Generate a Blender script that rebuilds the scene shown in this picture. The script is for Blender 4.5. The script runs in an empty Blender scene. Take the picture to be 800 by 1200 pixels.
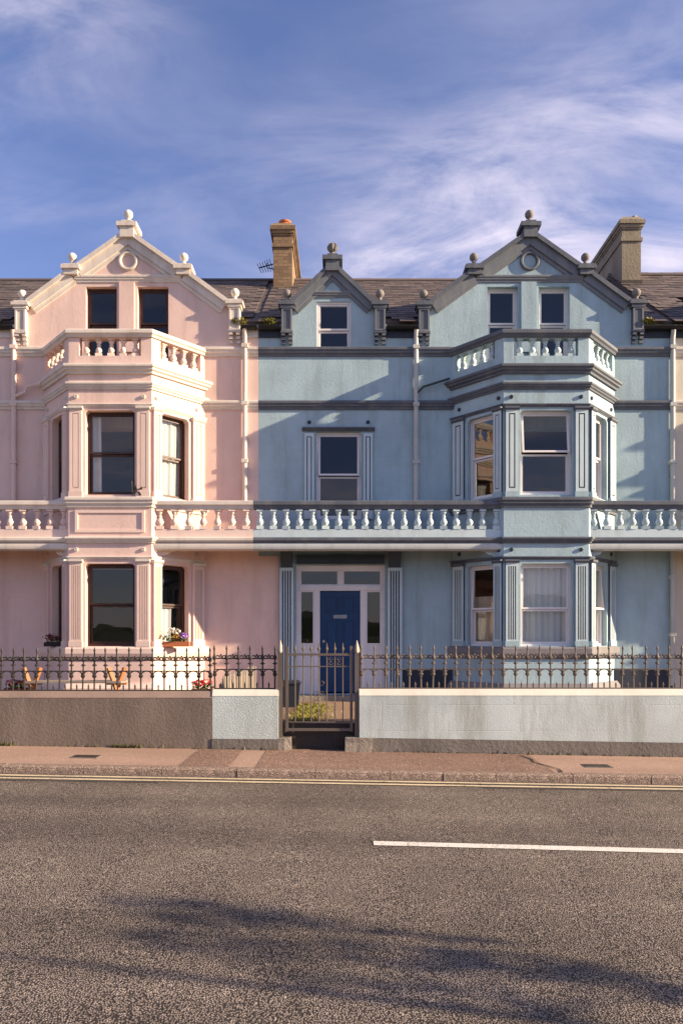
import bpy, bmesh, math, random
from mathutils import Vector, Matrix
from mathutils.geometry import tessellate_polygon

# ------------------------------------------------------------------ camera, world, sun, exposure
sc = bpy.context.scene
col = sc.collection
FPX, HZ, CZ = 900.0, 745.0, 1.56           # focal length and horizon of the 800 x 1200 photograph, eye height
cam = bpy.data.cameras.new('camera'); cam_o = bpy.data.objects.new('camera', cam); col.objects.link(cam_o)
cam.sensor_fit = 'VERTICAL'; cam.sensor_height = 36.0; cam.lens = 36.0 * FPX / 1200.0
cam.shift_y = (HZ - 600.0) / 1200.0
cam.clip_start = 0.1; cam.clip_end = 6000
cam_o.location = (0, 0, CZ); cam_o.rotation_euler = (math.radians(90), 0, 0)
sc.camera = cam_o

SUN = Vector((5.6, -1.06, 2.0)); SUN_N = SUN.normalized()     # towards the sun
elev = math.asin(SUN_N.z); azim = math.atan2(SUN.x, SUN.y)
w = bpy.data.worlds.new('World'); sc.world = w; w.use_nodes = True
nt = w.node_tree; nt.nodes.clear()
def N(t, tree=None, **kw):
    n = (tree or nt).nodes.new(t)
    for k, v in kw.items(): setattr(n, k, v)
    return n
out = N('ShaderNodeOutputWorld'); bg = N('ShaderNodeBackground')
sky = N('ShaderNodeTexSky', sky_type='NISHITA', sun_disc=False, sun_elevation=elev, sun_rotation=azim,
        altitude=20.0, air_density=1.0, dust_density=0.25, ozone_density=3.5)
bg.inputs['Strength'].default_value = 0.073
tc = N('ShaderNodeTexCoord')
sep = N('ShaderNodeSeparateXYZ'); nt.links.new(tc.outputs['Generated'], sep.inputs[0])
def math_n(op, a, b=None, tree=None):
    tree = tree or nt
    m = N('ShaderNodeMath', tree, operation=op)
    for i, v in enumerate((a, b)):
        if v is None: continue
        if isinstance(v, (int, float)): m.inputs[i].default_value = v
        else: tree.links.new(v, m.inputs[i])
    return m.outputs[0]
zz = math_n('ADD', math_n('MAXIMUM', sep.outputs[2], 0.0), 0.16)
cx = math_n('DIVIDE', sep.outputs[0], zz); cy = math_n('DIVIDE', sep.outputs[1], zz)
comb = N('ShaderNodeCombineXYZ'); nt.links.new(cx, comb.inputs[0]); nt.links.new(cy, comb.inputs[1])
def cloud(scale, rot, stretch, loc, detail, dist):
    mp = N('ShaderNodeMapping'); mp.inputs['Rotation'].default_value = (0, 0, rot)
    mp.inputs['Scale'].default_value = (1, stretch, 1); mp.inputs['Location'].default_value = loc
    nt.links.new(comb.outputs[0], mp.inputs['Vector'])
    n = N('ShaderNodeTexNoise'); n.inputs['Scale'].default_value = scale; n.inputs['Detail'].default_value = detail
    n.inputs['Roughness'].default_value = 0.62; n.inputs['Distortion'].default_value = dist
    nt.links.new(mp.outputs[0], n.inputs['Vector'])
    return n.outputs['Fac']
def ramp(v, a, b):
    m = N('ShaderNodeMapRange'); m.interpolation_type = 'SMOOTHSTEP'
    nt.links.new(v, m.inputs['Value']); m.inputs['From Min'].default_value = a; m.inputs['From Max'].default_value = b
    return m.outputs['Result']
CBX, CBY = 7.5, 4.3
c_big = ramp(cloud(0.52, 0.5, 1.25, (CBX, CBY, 0), 3.0, 0.25), 0.41, 0.63)
c_wisp = ramp(cloud(1.5, 1.05, 2.4, (0.4, 5.2, 0), 10.0, 0.9), 0.33, 0.70)
c_fine = ramp(cloud(4.2, 1.15, 2.2, (7.3, 2.0, 0), 8.0, 0.8), 0.30, 0.80)
cover = math_n('MULTIPLY', math_n('ADD', math_n('MULTIPLY', c_big, 1.22), 0.04), math_n('ADD', math_n('MULTIPLY', c_wisp, 0.72), math_n('MULTIPLY', c_fine, 0.28)))
cover = math_n('MINIMUM', cover, 0.92)
mix = N('ShaderNodeMix', data_type='RGBA'); nt.links.new(cover, mix.inputs['Factor'])
tint = N('ShaderNodeMix', data_type='RGBA', blend_type='MULTIPLY'); tint.inputs['Factor'].default_value = 1.0
nt.links.new(sky.outputs[0], tint.inputs['A']); tint.inputs['B'].default_value = (1.17, 0.955, 1.11, 1)
nt.links.new(tint.outputs['Result'], mix.inputs['A'])
mix.inputs['B'].default_value = (5.3, 4.85, 5.75, 1)
nt.links.new(mix.outputs['Result'], bg.inputs['Color']); nt.links.new(bg.outputs[0], out.inputs[0])

sun = bpy.data.lights.new('sun', 'SUN'); sun.energy = 5.0; sun.angle = math.radians(0.55); sun.color = (1.0, 0.79, 0.53)
sun_o = bpy.data.objects.new('sun', sun); col.objects.link(sun_o); sun_o.location = SUN * 6
sun_o.rotation_euler = SUN.to_track_quat('Z', 'Y').to_euler()
sc.view_settings.view_transform = 'Standard'; sc.view_settings.look = 'None'
sc.view_settings.exposure = 1.36; sc.view_settings.gamma = 1.0; sc.view_settings.use_curve_mapping = False

# ------------------------------------------------------------------ helpers
YF = FPX / 61.0                              # the facade: 61 photograph pixels to the metre
def X(px, Y=YF): return (px - 400.0) * Y / FPX
def Z(py, Y=YF): return CZ + (HZ - py) * Y / FPX
rnd = random.Random(7)
WL = {}

class Fr:
    """wall frame: u runs along the wall, d stands out of it, z up"""
    def __init__(s, ox, oy, ux=1.0, uy=0.0):
        l = math.hypot(ux, uy); s.o = (ox, oy); s.u = (ux / l, uy / l); s.n = (uy / l, -ux / l)
    def __call__(s, u, d, z):
        return (s.o[0] + s.u[0] * u + s.n[0] * d, s.o[1] + s.u[1] * u + s.n[1] * d, z)
ID = lambda x, y, z: (x, y, z)
FF = Fr(0, YF)

class MB:
    def __init__(s): s.v = []; s.f = []; s.smooth = False
    def add(s, vs, fs):
        b = len(s.v); s.v += [tuple(v) for v in vs]; s.f += [tuple(i + b for i in f) for f in fs]; return s
    def box(s, a0, a1, b0, b1, c0, c1, T=ID):
        vs = [T(x, y, z) for z in (c0, c1) for y in (b0, b1) for x in (a0, a1)]
        return s.add(vs, [(0, 2, 3, 1), (4, 5, 7, 6), (0, 1, 5, 4), (2, 6, 7, 3), (0, 4, 6, 2), (1, 3, 7, 5)])
    def plate(s, outer, holes, d0, d1, T=FF):
        """polygon with holes in the (u, z) plane, between depths d0 and d1"""
        loops = [outer] + holes; flat = [p for l in loops for p in l]
        tris = tessellate_polygon([[Vector((p[0], p[1], 0)) for p in l] for l in loops])
        n = len(flat)
        vs = [T(p[0], d1, p[1]) for p in flat] + [T(p[0], d0, p[1]) for p in flat]
        fs = [tuple(t) for t in tris] + [tuple(n + i for i in reversed(t)) for t in tris]
        b = 0
        for l in loops:
            m = len(l)
            for i in range(m):
                j = (i + 1) % m; fs.append((b + i, b + j, n + b + j, n + b + i))
            b += m
        return s.add(vs, fs)
    def prof(s, u0, u1, profile, T=FF):
        """closed (d, z) profile pulled along u"""
        n = len(profile)
        vs = [T(u0, d, z) for d, z in profile] + [T(u1, d, z) for d, z in profile]
        fs = [(i, (i + 1) % n, n + (i + 1) % n, n + i) for i in range(n)] + [tuple(range(n)), tuple(range(2 * n - 1, n - 1, -1))]
        return s.add(vs, fs)
    def lathe(s, prof, T=ID, seg=14, cap=True):
        """(r, h) profile round the third axis of T at its origin"""
        n = len(prof); vs = []
        for r, h in prof:
            for k in range(seg):
                a = 2 * math.pi * k / seg; vs.append(T(r * math.cos(a), r * math.sin(a), h))
        fs = []
        for i in range(n - 1):
            for k in range(seg):
                k2 = (k + 1) % seg; fs.append((i * seg + k, i * seg + k2, (i + 1) * seg + k2, (i + 1) * seg + k))
        if cap: fs += [tuple(range(seg - 1, -1, -1)), tuple((n - 1) * seg + k for k in range(seg))]
        return s.add(vs, fs)
    def tube(s, pts, r, seg=6, closed=False):
        pts = [Vector(p) for p in pts]; n = len(pts); vs = []; fs = []
        rr = r if isinstance(r, (list, tuple)) else [r] * n
        for i, p in enumerate(pts):
            t = (pts[(i + 1) % n] - pts[i - 1]) if closed else (pts[min(i + 1, n - 1)] - pts[max(i - 1, 0)])
            t.normalize(); a = Vector((0, 0, 1)) if abs(t.z) < 0.9 else Vector((1, 0, 0))
            e = t.cross(a).normalized(); g = e.cross(t).normalized()
            for k in range(seg):
                q = 2 * math.pi * k / seg; vs.append(p + e * (rr[i] * math.cos(q)) + g * (rr[i] * math.sin(q)))
        for i in range(n if closed else n - 1):
            j = (i + 1) % n
            for k in range(seg):
                k2 = (k + 1) % seg; fs.append((i * seg + k, i * seg + k2, j * seg + k2, j * seg + k))
        if not closed: fs += [tuple(range(seg - 1, -1, -1)), tuple((n - 1) * seg + k for k in range(seg))]
        return s.add(vs, fs)
    def mesh(s, name, mat, origin=(0, 0, 0), recalc=True):
        me = bpy.data.meshes.new(name)
        me.from_pydata([(v[0] - origin[0], v[1] - origin[1], v[2] - origin[2]) for v in s.v], [], s.f)
        if recalc:
            bm = bmesh.new(); bm.from_mesh(me); bmesh.ops.recalc_face_normals(bm, faces=bm.faces); bm.to_mesh(me); bm.free()
        if s.smooth:
            me.shade_smooth(); me.set_sharp_from_angle(angle=math.radians(38))
        me.materials.append(mat)
        return me
    def build(s, name, mat, parent=None, origin=None, recalc=True):
        o0 = origin if origin is not None else (WL[parent.name] if parent else (0, 0, 0))
        return link(name, s.mesh(name, mat, o0, recalc), o0, parent)

def link(name, data, loc, parent=None, rot=None, scale=None):
    o = bpy.data.objects.new(name, data); col.objects.link(o); WL[o.name] = Vector(loc)
    if parent is not None:
        o.parent = parent; o.location = Vector(loc) - WL[parent.name]
    else: o.location = loc
    if rot: o.rotation_euler = rot
    if scale: o.scale = scale
    return o
def tag(o, label=None, cat=None, group=None, kind=None):
    if label: o['label'] = label
    if cat: o['category'] = cat
    if group: o['group'] = group
    if kind: o['kind'] = kind
    return o
def thing(name, loc, label, cat, group=None): return tag(link(name, None, loc), label, cat, group)

# ------------------------------------------------------------------ materials
def new_mat(name):
    m = bpy.data.materials.new(name); m.use_nodes = True; t = m.node_tree; t.nodes.clear()
    o = N('ShaderNodeOutputMaterial', t); b = N('ShaderNodeBsdfPrincipled', t); t.links.new(b.outputs[0], o.inputs[0])
    return m, t, b
def tnoise(t, vec, scale, detail=4.0, rough=0.6, stretch=None, dist=0.0):
    n = N('ShaderNodeTexNoise', t); n.inputs['Scale'].default_value = scale; n.inputs['Detail'].default_value = detail
    n.inputs['Roughness'].default_value = rough; n.inputs['Distortion'].default_value = dist
    if stretch:
        mp = N('ShaderNodeMapping', t); mp.inputs['Scale'].default_value = stretch; t.links.new(vec, mp.inputs['Vector']); vec = mp.outputs[0]
    t.links.new(vec, n.inputs['Vector']); return n.outputs['Fac']
def tramp(t, v, a, b, c=0.0, d=1.0):
    m = N('ShaderNodeMapRange', t); m.interpolation_type = 'SMOOTHSTEP'; t.links.new(v, m.inputs['Value'])
    for k, x in (('From Min', a), ('From Max', b), ('To Min', c), ('To Max', d)): m.inputs[k].default_value = x
    return m.outputs['Result']
def tmix(t, fac, a, b, mode='MIX'):
    m = N('ShaderNodeMix', t, data_type='RGBA', blend_type=mode)
    for k, v in (('Factor', fac), ('A', a), ('B', b)):
        if isinstance(v, (int, float)): m.inputs[k].default_value = v
        elif isinstance(v, tuple): m.inputs[k].default_value = (v[0], v[1], v[2], 1)
        else: t.links.new(v, m.inputs[k])
    return m.outputs['Result']
def tcoord(t, kind='Object'): return N('ShaderNodeTexCoord', t).outputs[kind]
def tbump(t, b, h, strength, dist):
    n = N('ShaderNodeBump', t); n.inputs['Strength'].default_value = strength; n.inputs['Distance'].default_value = dist
    t.links.new(h, n.inputs['Height']); t.links.new(n.outputs[0], b.inputs['Normal']); return n
MC = {}
def paint(name, c, rough=0.75, var=0.10, dirt=0.25, dirt_c=None, bump=0.35, bscale=26.0, bdist=0.006, ashlar=False, rnd_var=0.0, chips=None):
    """weathered paint over render or wood"""
    if name in MC: return MC[name]
    m, t, b = new_mat(name); v = tcoord(t)
    n1 = tnoise(t, v, 1.1, 5, 0.65); n2 = tnoise(t, v, 1.0, 5, 0.7, (3.0, 3.0, 0.45)); n3 = tnoise(t, v, bscale, 6, 0.7)
    n4 = tnoise(t, v, 9.0, 4, 0.7)
    cc = tmix(t, tramp(t, n1, 0.3, 0.7), tuple(x * (1 - var) for x in c), tuple(min(1, x * (1 + var * 0.6)) for x in c))
    dc = dirt_c or tuple(x * 0.55 for x in c)
    f = math_n('MULTIPLY', tramp(t, n2, 0.46, 0.70), dirt, t)
    cc = tmix(t, f, cc, dc)
    cc = tmix(t, tramp(t, n4, 0.55, 0.72, 0, 0.25), cc, dc)
    if chips:
        n5 = tnoise(t, v, 5.0, 8, 0.75)
        cc = tmix(t, tramp(t, n5, chips[1], chips[1] + 0.02), cc, chips[0])
    h = n3
    if ashlar:
        br = N('ShaderNodeTexBrick', t); sx = N('ShaderNodeSeparateXYZ', t); cb = N('ShaderNodeCombineXYZ', t)
        t.links.new(v, sx.inputs[0]); t.links.new(sx.outputs[0], cb.inputs[0]); t.links.new(sx.outputs[2], cb.inputs[1])
        t.links.new(cb.outputs[0], br.inputs['Vector']); br.inputs['Scale'].default_value = 1.0
        br.inputs['Brick Width'].default_value = 0.72; br.inputs['Row Height'].default_value = 0.36; br.inputs['Mortar Size'].default_value = 0.006
        br.inputs['Mortar Smooth'].default_value = 0.6
        fade = tramp(t, tnoise(t, v, 0.9, 3), 0.40, 0.62)
        g = math_n('MULTIPLY', br.outputs['Fac'], fade, t)
        cc = tmix(t, math_n('MULTIPLY', g, 0.16, t), cc, dc)
        h = math_n('SUBTRACT', n3, math_n('MULTIPLY', g, 0.35, t), t)
    if rnd_var:
        oi = N('ShaderNodeObjectInfo', t)
        cc = tmix(t, 1.0, cc, tmix(t, oi.outputs['Random'], (1 - rnd_var,) * 3, (1 + rnd_var,) * 3), 'MULTIPLY')
    t.links.new(cc, b.inputs['Base Color']); b.inputs['Roughness'].default_value = rough
    b.inputs['Specular IOR Level'].default_value = 0.3
    if bump: tbump(t, b, h, bump, bdist)
    MC[name] = m; return m

def glass_mat():
    m, t, b = new_mat('window_glass'); t.nodes.remove(b); o = [n for n in t.nodes if n.type == 'OUTPUT_MATERIAL'][0]
    v = tcoord(t); tr = N('ShaderNodeBsdfTransparent', t); gl = N('ShaderNodeBsdfGlossy', t); gl.inputs['Roughness'].default_value = 0.0
    tr.inputs['Color'].default_value = (0.95, 0.965, 0.97, 1); gl.inputs['Color'].default_value = (1, 1, 1, 1)
    fr = N('ShaderNodeFresnel', t); fr.inputs['IOR'].default_value = 1.66
    ge = N('ShaderNodeNewGeometry', t)
    bp = N('ShaderNodeBump', t); bp.inputs['Strength'].default_value = 0.12; bp.inputs['Distance'].default_value = 0.02
    t.links.new(tnoise(t, v, 2.2, 1.0, 0.4), bp.inputs['Height']); t.links.new(bp.outputs[0], gl.inputs['Normal'])
    fac = math_n('MULTIPLY', fr.outputs[0], math_n('SUBTRACT', 1.0, ge.outputs['Backfacing'], t), t)
    mx = N('ShaderNodeMixShader', t); t.links.new(fac, mx.inputs[0]); t.links.new(tr.outputs[0], mx.inputs[1]); t.links.new(gl.outputs[0], mx.inputs[2])
    t.links.new(mx.outputs[0], o.inputs[0]); return m
GLASS = glass_mat()

def curtain_mat(name, c, trans=0.35):
    m, t, b = new_mat(name); o = [n for n in t.nodes if n.type == 'OUTPUT_MATERIAL'][0]
    b.inputs['Base Color'].default_value = (*c, 1); b.inputs['Roughness'].default_value = 0.9
    tl = N('ShaderNodeBsdfTranslucent', t); tl.inputs['Color'].default_value = (*c, 1)
    mx = N('ShaderNodeMixShader', t); mx.inputs[0].default_value = trans
    t.links.new(b.outputs[0], mx.inputs[1]); t.links.new(tl.outputs[0], mx.inputs[2]); t.links.new(mx.outputs[0], o.inputs[0]); return m
NET = curtain_mat('net_curtain', (0.82, 0.82, 0.80)); DRAPE = curtain_mat('drape', (0.62, 0.60, 0.58), 0.15); BEIGE = curtain_mat('beige_drape', (0.55, 0.44, 0.30), 0.15)

def brick_mat():
    m, t, b = new_mat('yellow_brick'); v = tcoord(t)
    sx = N('ShaderNodeSeparateXYZ', t); cb = N('ShaderNodeCombineXYZ', t); t.links.new(v, sx.inputs[0])
    t.links.new(math_n('ADD', sx.outputs[0], sx.outputs[1], t), cb.inputs[0]); t.links.new(sx.outputs[2], cb.inputs[1])
    br = N('ShaderNodeTexBrick', t); t.links.new(cb.outputs[0], br.inputs['Vector']); br.inputs['Scale'].default_value = 1.0
    br.inputs['Brick Width'].default_value = 0.225; br.inputs['Row Height'].default_value = 0.075; br.inputs['Mortar Size'].default_value = 0.006
    br.inputs['Color1'].default_value = (0.21, 0.130, 0.070, 1); br.inputs['Color2'].default_value = (0.36, 0.235, 0.125, 1); br.inputs['Mortar'].default_value = (0.16, 0.12, 0.09, 1)
    br.inputs['Bias'].default_value = -0.1
    n = tnoise(t, v, 22, 7, 0.8)
    cc = tmix(t, tramp(t, n, 0.42, 0.68, 0, 0.75), br.outputs['Color'], (0.10, 0.075, 0.055))
    t.links.new(cc, b.inputs['Base Color']); b.inputs['Roughness'].default_value = 0.9
    h = math_n('SUBTRACT', math_n('MULTIPLY', n, 0.7, t), br.outputs['Fac'], t); tbump(t, b, h, 0.8, 0.012); return m
BRICK = brick_mat()

def slate_mat():
    m, t, b = new_mat('roof_slate'); v = tcoord(t); oi = N('ShaderNodeObjectInfo', t); g = N('ShaderNodeNewGeometry', t)
    rr = math_n('FRACT', math_n('ADD', oi.outputs['Random'], g.outputs['Random Per Island'], t), None, t)
    c = tmix(t, rr, (0.070, 0.054, 0.050), (0.150, 0.112, 0.098))
    c = tmix(t, tramp(t, tnoise(t, g.outputs['Position'], 7.0, 6, 0.75), 0.55, 0.72, 0, 0.6), c, (0.19, 0.155, 0.10))
    t.links.new(c, b.inputs['Base Color']); b.inputs['Roughness'].default_value = 0.7
    tbump(t, b, tnoise(t, g.outputs['Position'], 30, 6, 0.75), 0.5, 0.01); return m
SLATE = slate_mat()

def asphalt(name, base, stone_lo, stone_hi, scale=70.0, patch=0.12, bump=0.9, bd=0.008):
    m, t, b = new_mat(name); v = tcoord(t)
    vo = N('ShaderNodeTexVoronoi', t); vo.inputs['Scale'].default_value = scale; t.links.new(v, vo.inputs['Vector'])
    vo2 = N('ShaderNodeTexVoronoi', t); vo2.inputs['Scale'].default_value = scale * 0.52; t.links.new(v, vo2.inputs['Vector'])
    sp = N('ShaderNodeSeparateColor', t); t.links.new(vo.outputs['Color'], sp.inputs[0])
    sp2 = N('ShaderNodeSeparateColor', t); t.links.new(vo2.outputs['Color'], sp2.inputs[0])
    stone = tmix(t, sp.outputs[0], stone_lo, stone_hi)
    stone = tmix(t, tramp(t, sp2.outputs[1], 0.86, 0.95, 0, 0.7), stone, tuple(min(1, x * 1.5) for x in stone_hi))
    c = tmix(t, tramp(t, vo.outputs['Distance'], 0.38, 0.60), stone, base)
    big = tnoise(t, v, 0.7, 5, 0.65); band = tnoise(t, v, 1.0, 3, 0.6, (0.10, 1.3, 1))
    c = tmix(t, 1.0, c, tmix(t, tramp(t, big, 0.3, 0.7), (1 - patch,) * 3, (1 + patch,) * 3), 'MULTIPLY')
    c = tmix(t, 1.0, c, tmix(t, tramp(t, band, 0.3, 0.7), (1 - patch,) * 3, (1 + patch,) * 3), 'MULTIPLY')
    t.links.new(c, b.inputs['Base Color']); b.inputs['Roughness'].default_value = 0.85; b.inputs['Specular IOR Level'].default_value = 0.25
    h = math_n('ADD', math_n('SUBTRACT', 1.0, vo.outputs['Distance'], t), math_n('MULTIPLY', tnoise(t, v, scale * 1.7, 3), 0.5, t), t)
    tbump(t, b, h, bump, bd); return m
ROAD = asphalt('road_tarmac', (0.042, 0.034, 0.030), (0.165, 0.135, 0.116), (0.29, 0.238, 0.202), 92.0, 0.18)
PAVE = asphalt('pavement_tarmac', (0.27, 0.18, 0.14), (0.29, 0.19, 0.145), (0.42, 0.29, 0.22), 95, 0.08, 0.5, 0.004)
PAVE_R = asphalt('pavement_chippings', (0.14, 0.088, 0.068), (0.19, 0.118, 0.09), (0.38, 0.25, 0.19), 60, 0.10, 0.9, 0.008)
PATCH = asphalt('smooth_tarmac', (0.055, 0.047, 0.045), (0.065, 0.055, 0.052), (0.105, 0.088, 0.080), 120, 0.08, 0.4, 0.003)
GRAVEL = asphalt('garden_gravel', (0.14, 0.09, 0.06), (0.20, 0.13, 0.085), (0.36, 0.24, 0.15), 45, 0.10, 0.8, 0.01)
GROUND = asphalt('rough_ground', (0.05, 0.06, 0.03), (0.06, 0.07, 0.03), (0.10, 0.11, 0.06), 30, 0.2, 0.5, 0.02)

def line_mat(name, c, under):
    m, t, b = new_mat(name); v = tcoord(t)
    f = tramp(t, math_n('ADD', math_n('MULTIPLY', tnoise(t, v, 38, 6, 0.8), 0.7, t), math_n('MULTIPLY', tnoise(t, v, 1.7, 3), 0.3, t), t), 0.50, 0.62)
    cc = tmix(t, f, tmix(t, tnoise(t, v, 4, 4), tuple(x * 0.85 for x in c), c), under)
    t.links.new(cc, b.inputs['Base Color']); b.inputs['Roughness'].default_value = 0.7
    tbump(t, b, tnoise(t, v, 70, 5, 0.7), 0.8, 0.006); return m
YLINE = line_mat('yellow_paint', (0.64, 0.53, 0.35), (0.14, 0.11, 0.09)); WLINE = line_mat('white_paint', (0.74, 0.70, 0.64), (0.16, 0.14, 0.12))
KERB = asphalt('kerb_concrete', (0.17, 0.125, 0.10), (0.26, 0.19, 0.15), (0.44, 0.33, 0.265), 75, 0.16, 0.9, 0.006)
IRON = paint('black_iron', (0.035, 0.031, 0.029), 0.5, 0.2, 0.5, (0.10, 0.06, 0.035), 0.4, 60, 0.002)
IRON_G = paint('grey_iron', (0.125, 0.102, 0.088), 0.6, 0.2, 0.5, (0.10, 0.06, 0.04), 0.4, 60, 0.002)
STONE = paint('rough_stone', (0.30, 0.26, 0.22), 0.9, 0.2, 0.5, bump=1.0, bscale=18, bdist=0.03)
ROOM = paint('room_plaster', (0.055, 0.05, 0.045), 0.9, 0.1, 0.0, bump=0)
PIPE_W = paint('pale_pipe', (0.50, 0.50, 0.475), 0.5, 0.08, 0.35, (0.25, 0.22, 0.18), 0.1)
BLACK = paint('black_plastic', (0.018, 0.018, 0.020), 0.45, 0.1, 0.3, bump=0.1)
WHITE_F = paint('white_frame', (0.74, 0.70, 0.70), 0.45, 0.05, 0.15, bump=0.08, bdist=0.002)
BROWN_F = paint('brown_frame', (0.060, 0.028, 0.020), 0.45, 0.2, 0.4, (0.15, 0.08, 0.05), 0.2, 40, 0.002)
DOOR_B = paint('door_blue', (0.010, 0.046, 0.130), 0.35, 0.06, 0.1, bump=0.08, bdist=0.002)
BRASS = paint('dull_metal', (0.30, 0.32, 0.34), 0.35, 0.1, 0.2, bump=0)
POT_T = paint('terracotta', (0.50, 0.16, 0.07), 0.85, 0.15, 0.4, bump=0.3)
WOOD_O = paint('orange_wood', (0.42, 0.17, 0.06), 0.6, 0.2, 0.4, bump=0.3, bscale=40)
WOOD_G = paint('weathered_picket', (0.29, 0.245, 0.205), 0.8, 0.2, 0.5, bump=0.3, bscale=40)
def leaf_mat(name, a, bcol):
    m, t, b = new_mat(name); g = N('ShaderNodeNewGeometry', t)
    t.links.new(tmix(t, g.outputs['Random Per Island'], a, bcol), b.inputs['Base Color']); b.inputs['Roughness'].default_value = 0.6; return m
LEAF = leaf_mat('green_leaf', (0.03, 0.07, 0.015), (0.10, 0.16, 0.03)); MOSS = leaf_mat('yellow_moss', (0.10, 0.11, 0.012), (0.26, 0.22, 0.025))
WEED = leaf_mat('dry_weed', (0.04, 0.05, 0.012), (0.13, 0.11, 0.03))
PETAL = {'red': leaf_mat('red_petal', (0.55, 0.02, 0.03), (0.75, 0.10, 0.12)), 'white': leaf_mat('white_petal', (0.70, 0.66, 0.45), (0.82, 0.80, 0.78)),
         'violet': leaf_mat('violet_petal', (0.16, 0.05, 0.42), (0.42, 0.22, 0.62)), 'orange': leaf_mat('orange_petal', (0.62, 0.16, 0.03), (0.70, 0.40, 0.05)),
         'wine': leaf_mat('wine_petal', (0.09, 0.010, 0.02), (0.20, 0.02, 0.05))}

# ------------------------------------------------------------------ the ground, the road, the pavement (falling gently to the right)
SL = -0.017
def gz(x): return -0.03 + SL * x
KY = 9.02                                    # the kerb's front edge
def sheet(name, mat, x0, x1, ya, yb, dz, kind='structure', nx=1, skew=0.0):
    mb = MB(); vs = []; fs = []
    for i in range(nx + 1):
        x = x0 + (x1 - x0) * i / nx
        vs += [(x, ya + skew * x, gz(x) + dz), (x, yb + skew * x, gz(x) + dz)]
    for i in range(nx): fs.append((2 * i, 2 * i + 2, 2 * i + 3, 2 * i + 1))
    mb.add(vs, fs); return tag(mb.build(name, mat, recalc=False), kind=kind)
sheet('ground', GROUND, -1500, 1500, -2000, 1500, -0.30)
hm = MB(); hv = []; hn = 120
for i in range(hn + 1):
    x = -2200 + 4400 * i / hn; h = 38 + 16 * math.sin(i * 0.21) + 9 * math.sin(i * 0.57 + 1) + 4 * math.sin(i * 1.3)
    hv += [(x, -900, -40), (x, -1000, h * 0.6), (x, -1150, h), (x, -1500, -40)]
for i in range(hn): hm.add([], []) ; hm.f += [(4 * i + j, 4 * i + j + 1, 4 * i + j + 5, 4 * i + j + 4) for j in range(3)]
hm.v = hv; tag(hm.build('hills', GROUND, recalc=True), kind='structure')
sheet('road', ROAD, -60, 60, 2.0, KY + 0.02, -0.095)
sheet('road_repair', PATCH, -9.0, -2.05, KY - 0.42, KY - 0.02, -0.091)
sheet('road_repair', PATCH, 1.6, 9.5, KY - 0.40, KY - 0.02, -0.091)
sheet('yellow_line', YLINE, -40, 40, KY - 0.175, KY - 0.095, -0.086)
sheet('yellow_line', YLINE, -40, 40, KY - 0.345, KY - 0.265, -0.086)
sheet('white_line', WLINE, 0.26, 6.2, 6.19, 6.315, -0.090, skew=-0.035)
sheet('pavement', PAVE, -60, 60, KY + 0.06, 10.70, -0.004)
sheet('pavement_chippings', PAVE_R, -1.95, -1.35, KY + 0.135, 10.70, 0.0)
sheet('pavement_chippings', PAVE_R, -1.03, 2.55, KY + 0.135, 10.70, 0.0)
sheet('near_pavement', PAVE, -60, 60, -1.2, 1.87, 0.0)

m = MB(); cp = [(2.42, 10.45), (2.50, 10.15), (2.47, 9.90), (2.58, 9.62), (2.66, 9.40), (2.63, 9.17)]; cv = []
for i, (x, y) in enumerate(cp): cw = 0.010 + 0.008 * (i % 2); cv += [(x - cw, y, gz(x) + 0.005), (x + cw, y, gz(x) + 0.005)]
m.add(cv, [(2 * i, 2 * i + 1, 2 * i + 3, 2 * i + 2) for i in range(len(cp) - 1)]); tag(m.build('pavement_crack', paint('crack_dirt', (0.03, 0.024, 0.02), 0.95), recalc=False), kind='structure')
kerb = tag(link('kerb', None, (0, KY, 0)), kind='structure')
def kerb_mesh(nm, length):
    mb = MB(); p = [(-0.13, -0.18), (0.0, -0.18), (0.004, -0.02), (-0.012, 0.0), (-0.13, 0.0)]
    mb.prof(0, length, p, lambda u, d, z: (u, -d, z + SL * u)); return mb.mesh(nm, KERB)
x = -12.0; k = 0
while x < 12.0:
    l = rnd.choice((0.88, 0.9, 0.92, 0.62))
    link('kerb_stone', kerb_mesh('kerb_stone', l - 0.008), (x, KY + rnd.uniform(-0.006, 0.006), gz(x) + 0.004 + rnd.uniform(-0.003, 0.003)), kerb); x += l
near = tag(link('near_kerb', None, (0, 1.98, 0)), kind='structure'); x = -6.0
while x < 6.0:
    link('kerb_stone', kerb_mesh('kerb_stone', 0.9), (x, 2.0, gz(x) + 0.0), near, rot=(0, 0, 0)); x += 0.91

GZ = 0.33                                    # the front gardens lie above the pavement
def gsheet(name, mat, x0, x1, ya, yb, z): return tag(MB().add([(x0, ya, z), (x1, ya, z), (x1, yb, z), (x0, yb, z)], [(0, 1, 2, 3)]).build(name, mat, recalc=False), kind='structure')
gsheet('garden', GRAVEL, -12, 16, 10.82, YF + 0.2, GZ)
gsheet('path', asphalt('path_concrete', (0.20, 0.13, 0.085), (0.24, 0.16, 0.11), (0.40, 0.28, 0.19), 60, 0.12, 0.6, 0.006), -0.50, 0.62, 10.76, YF - 0.35, GZ + 0.004)

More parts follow.
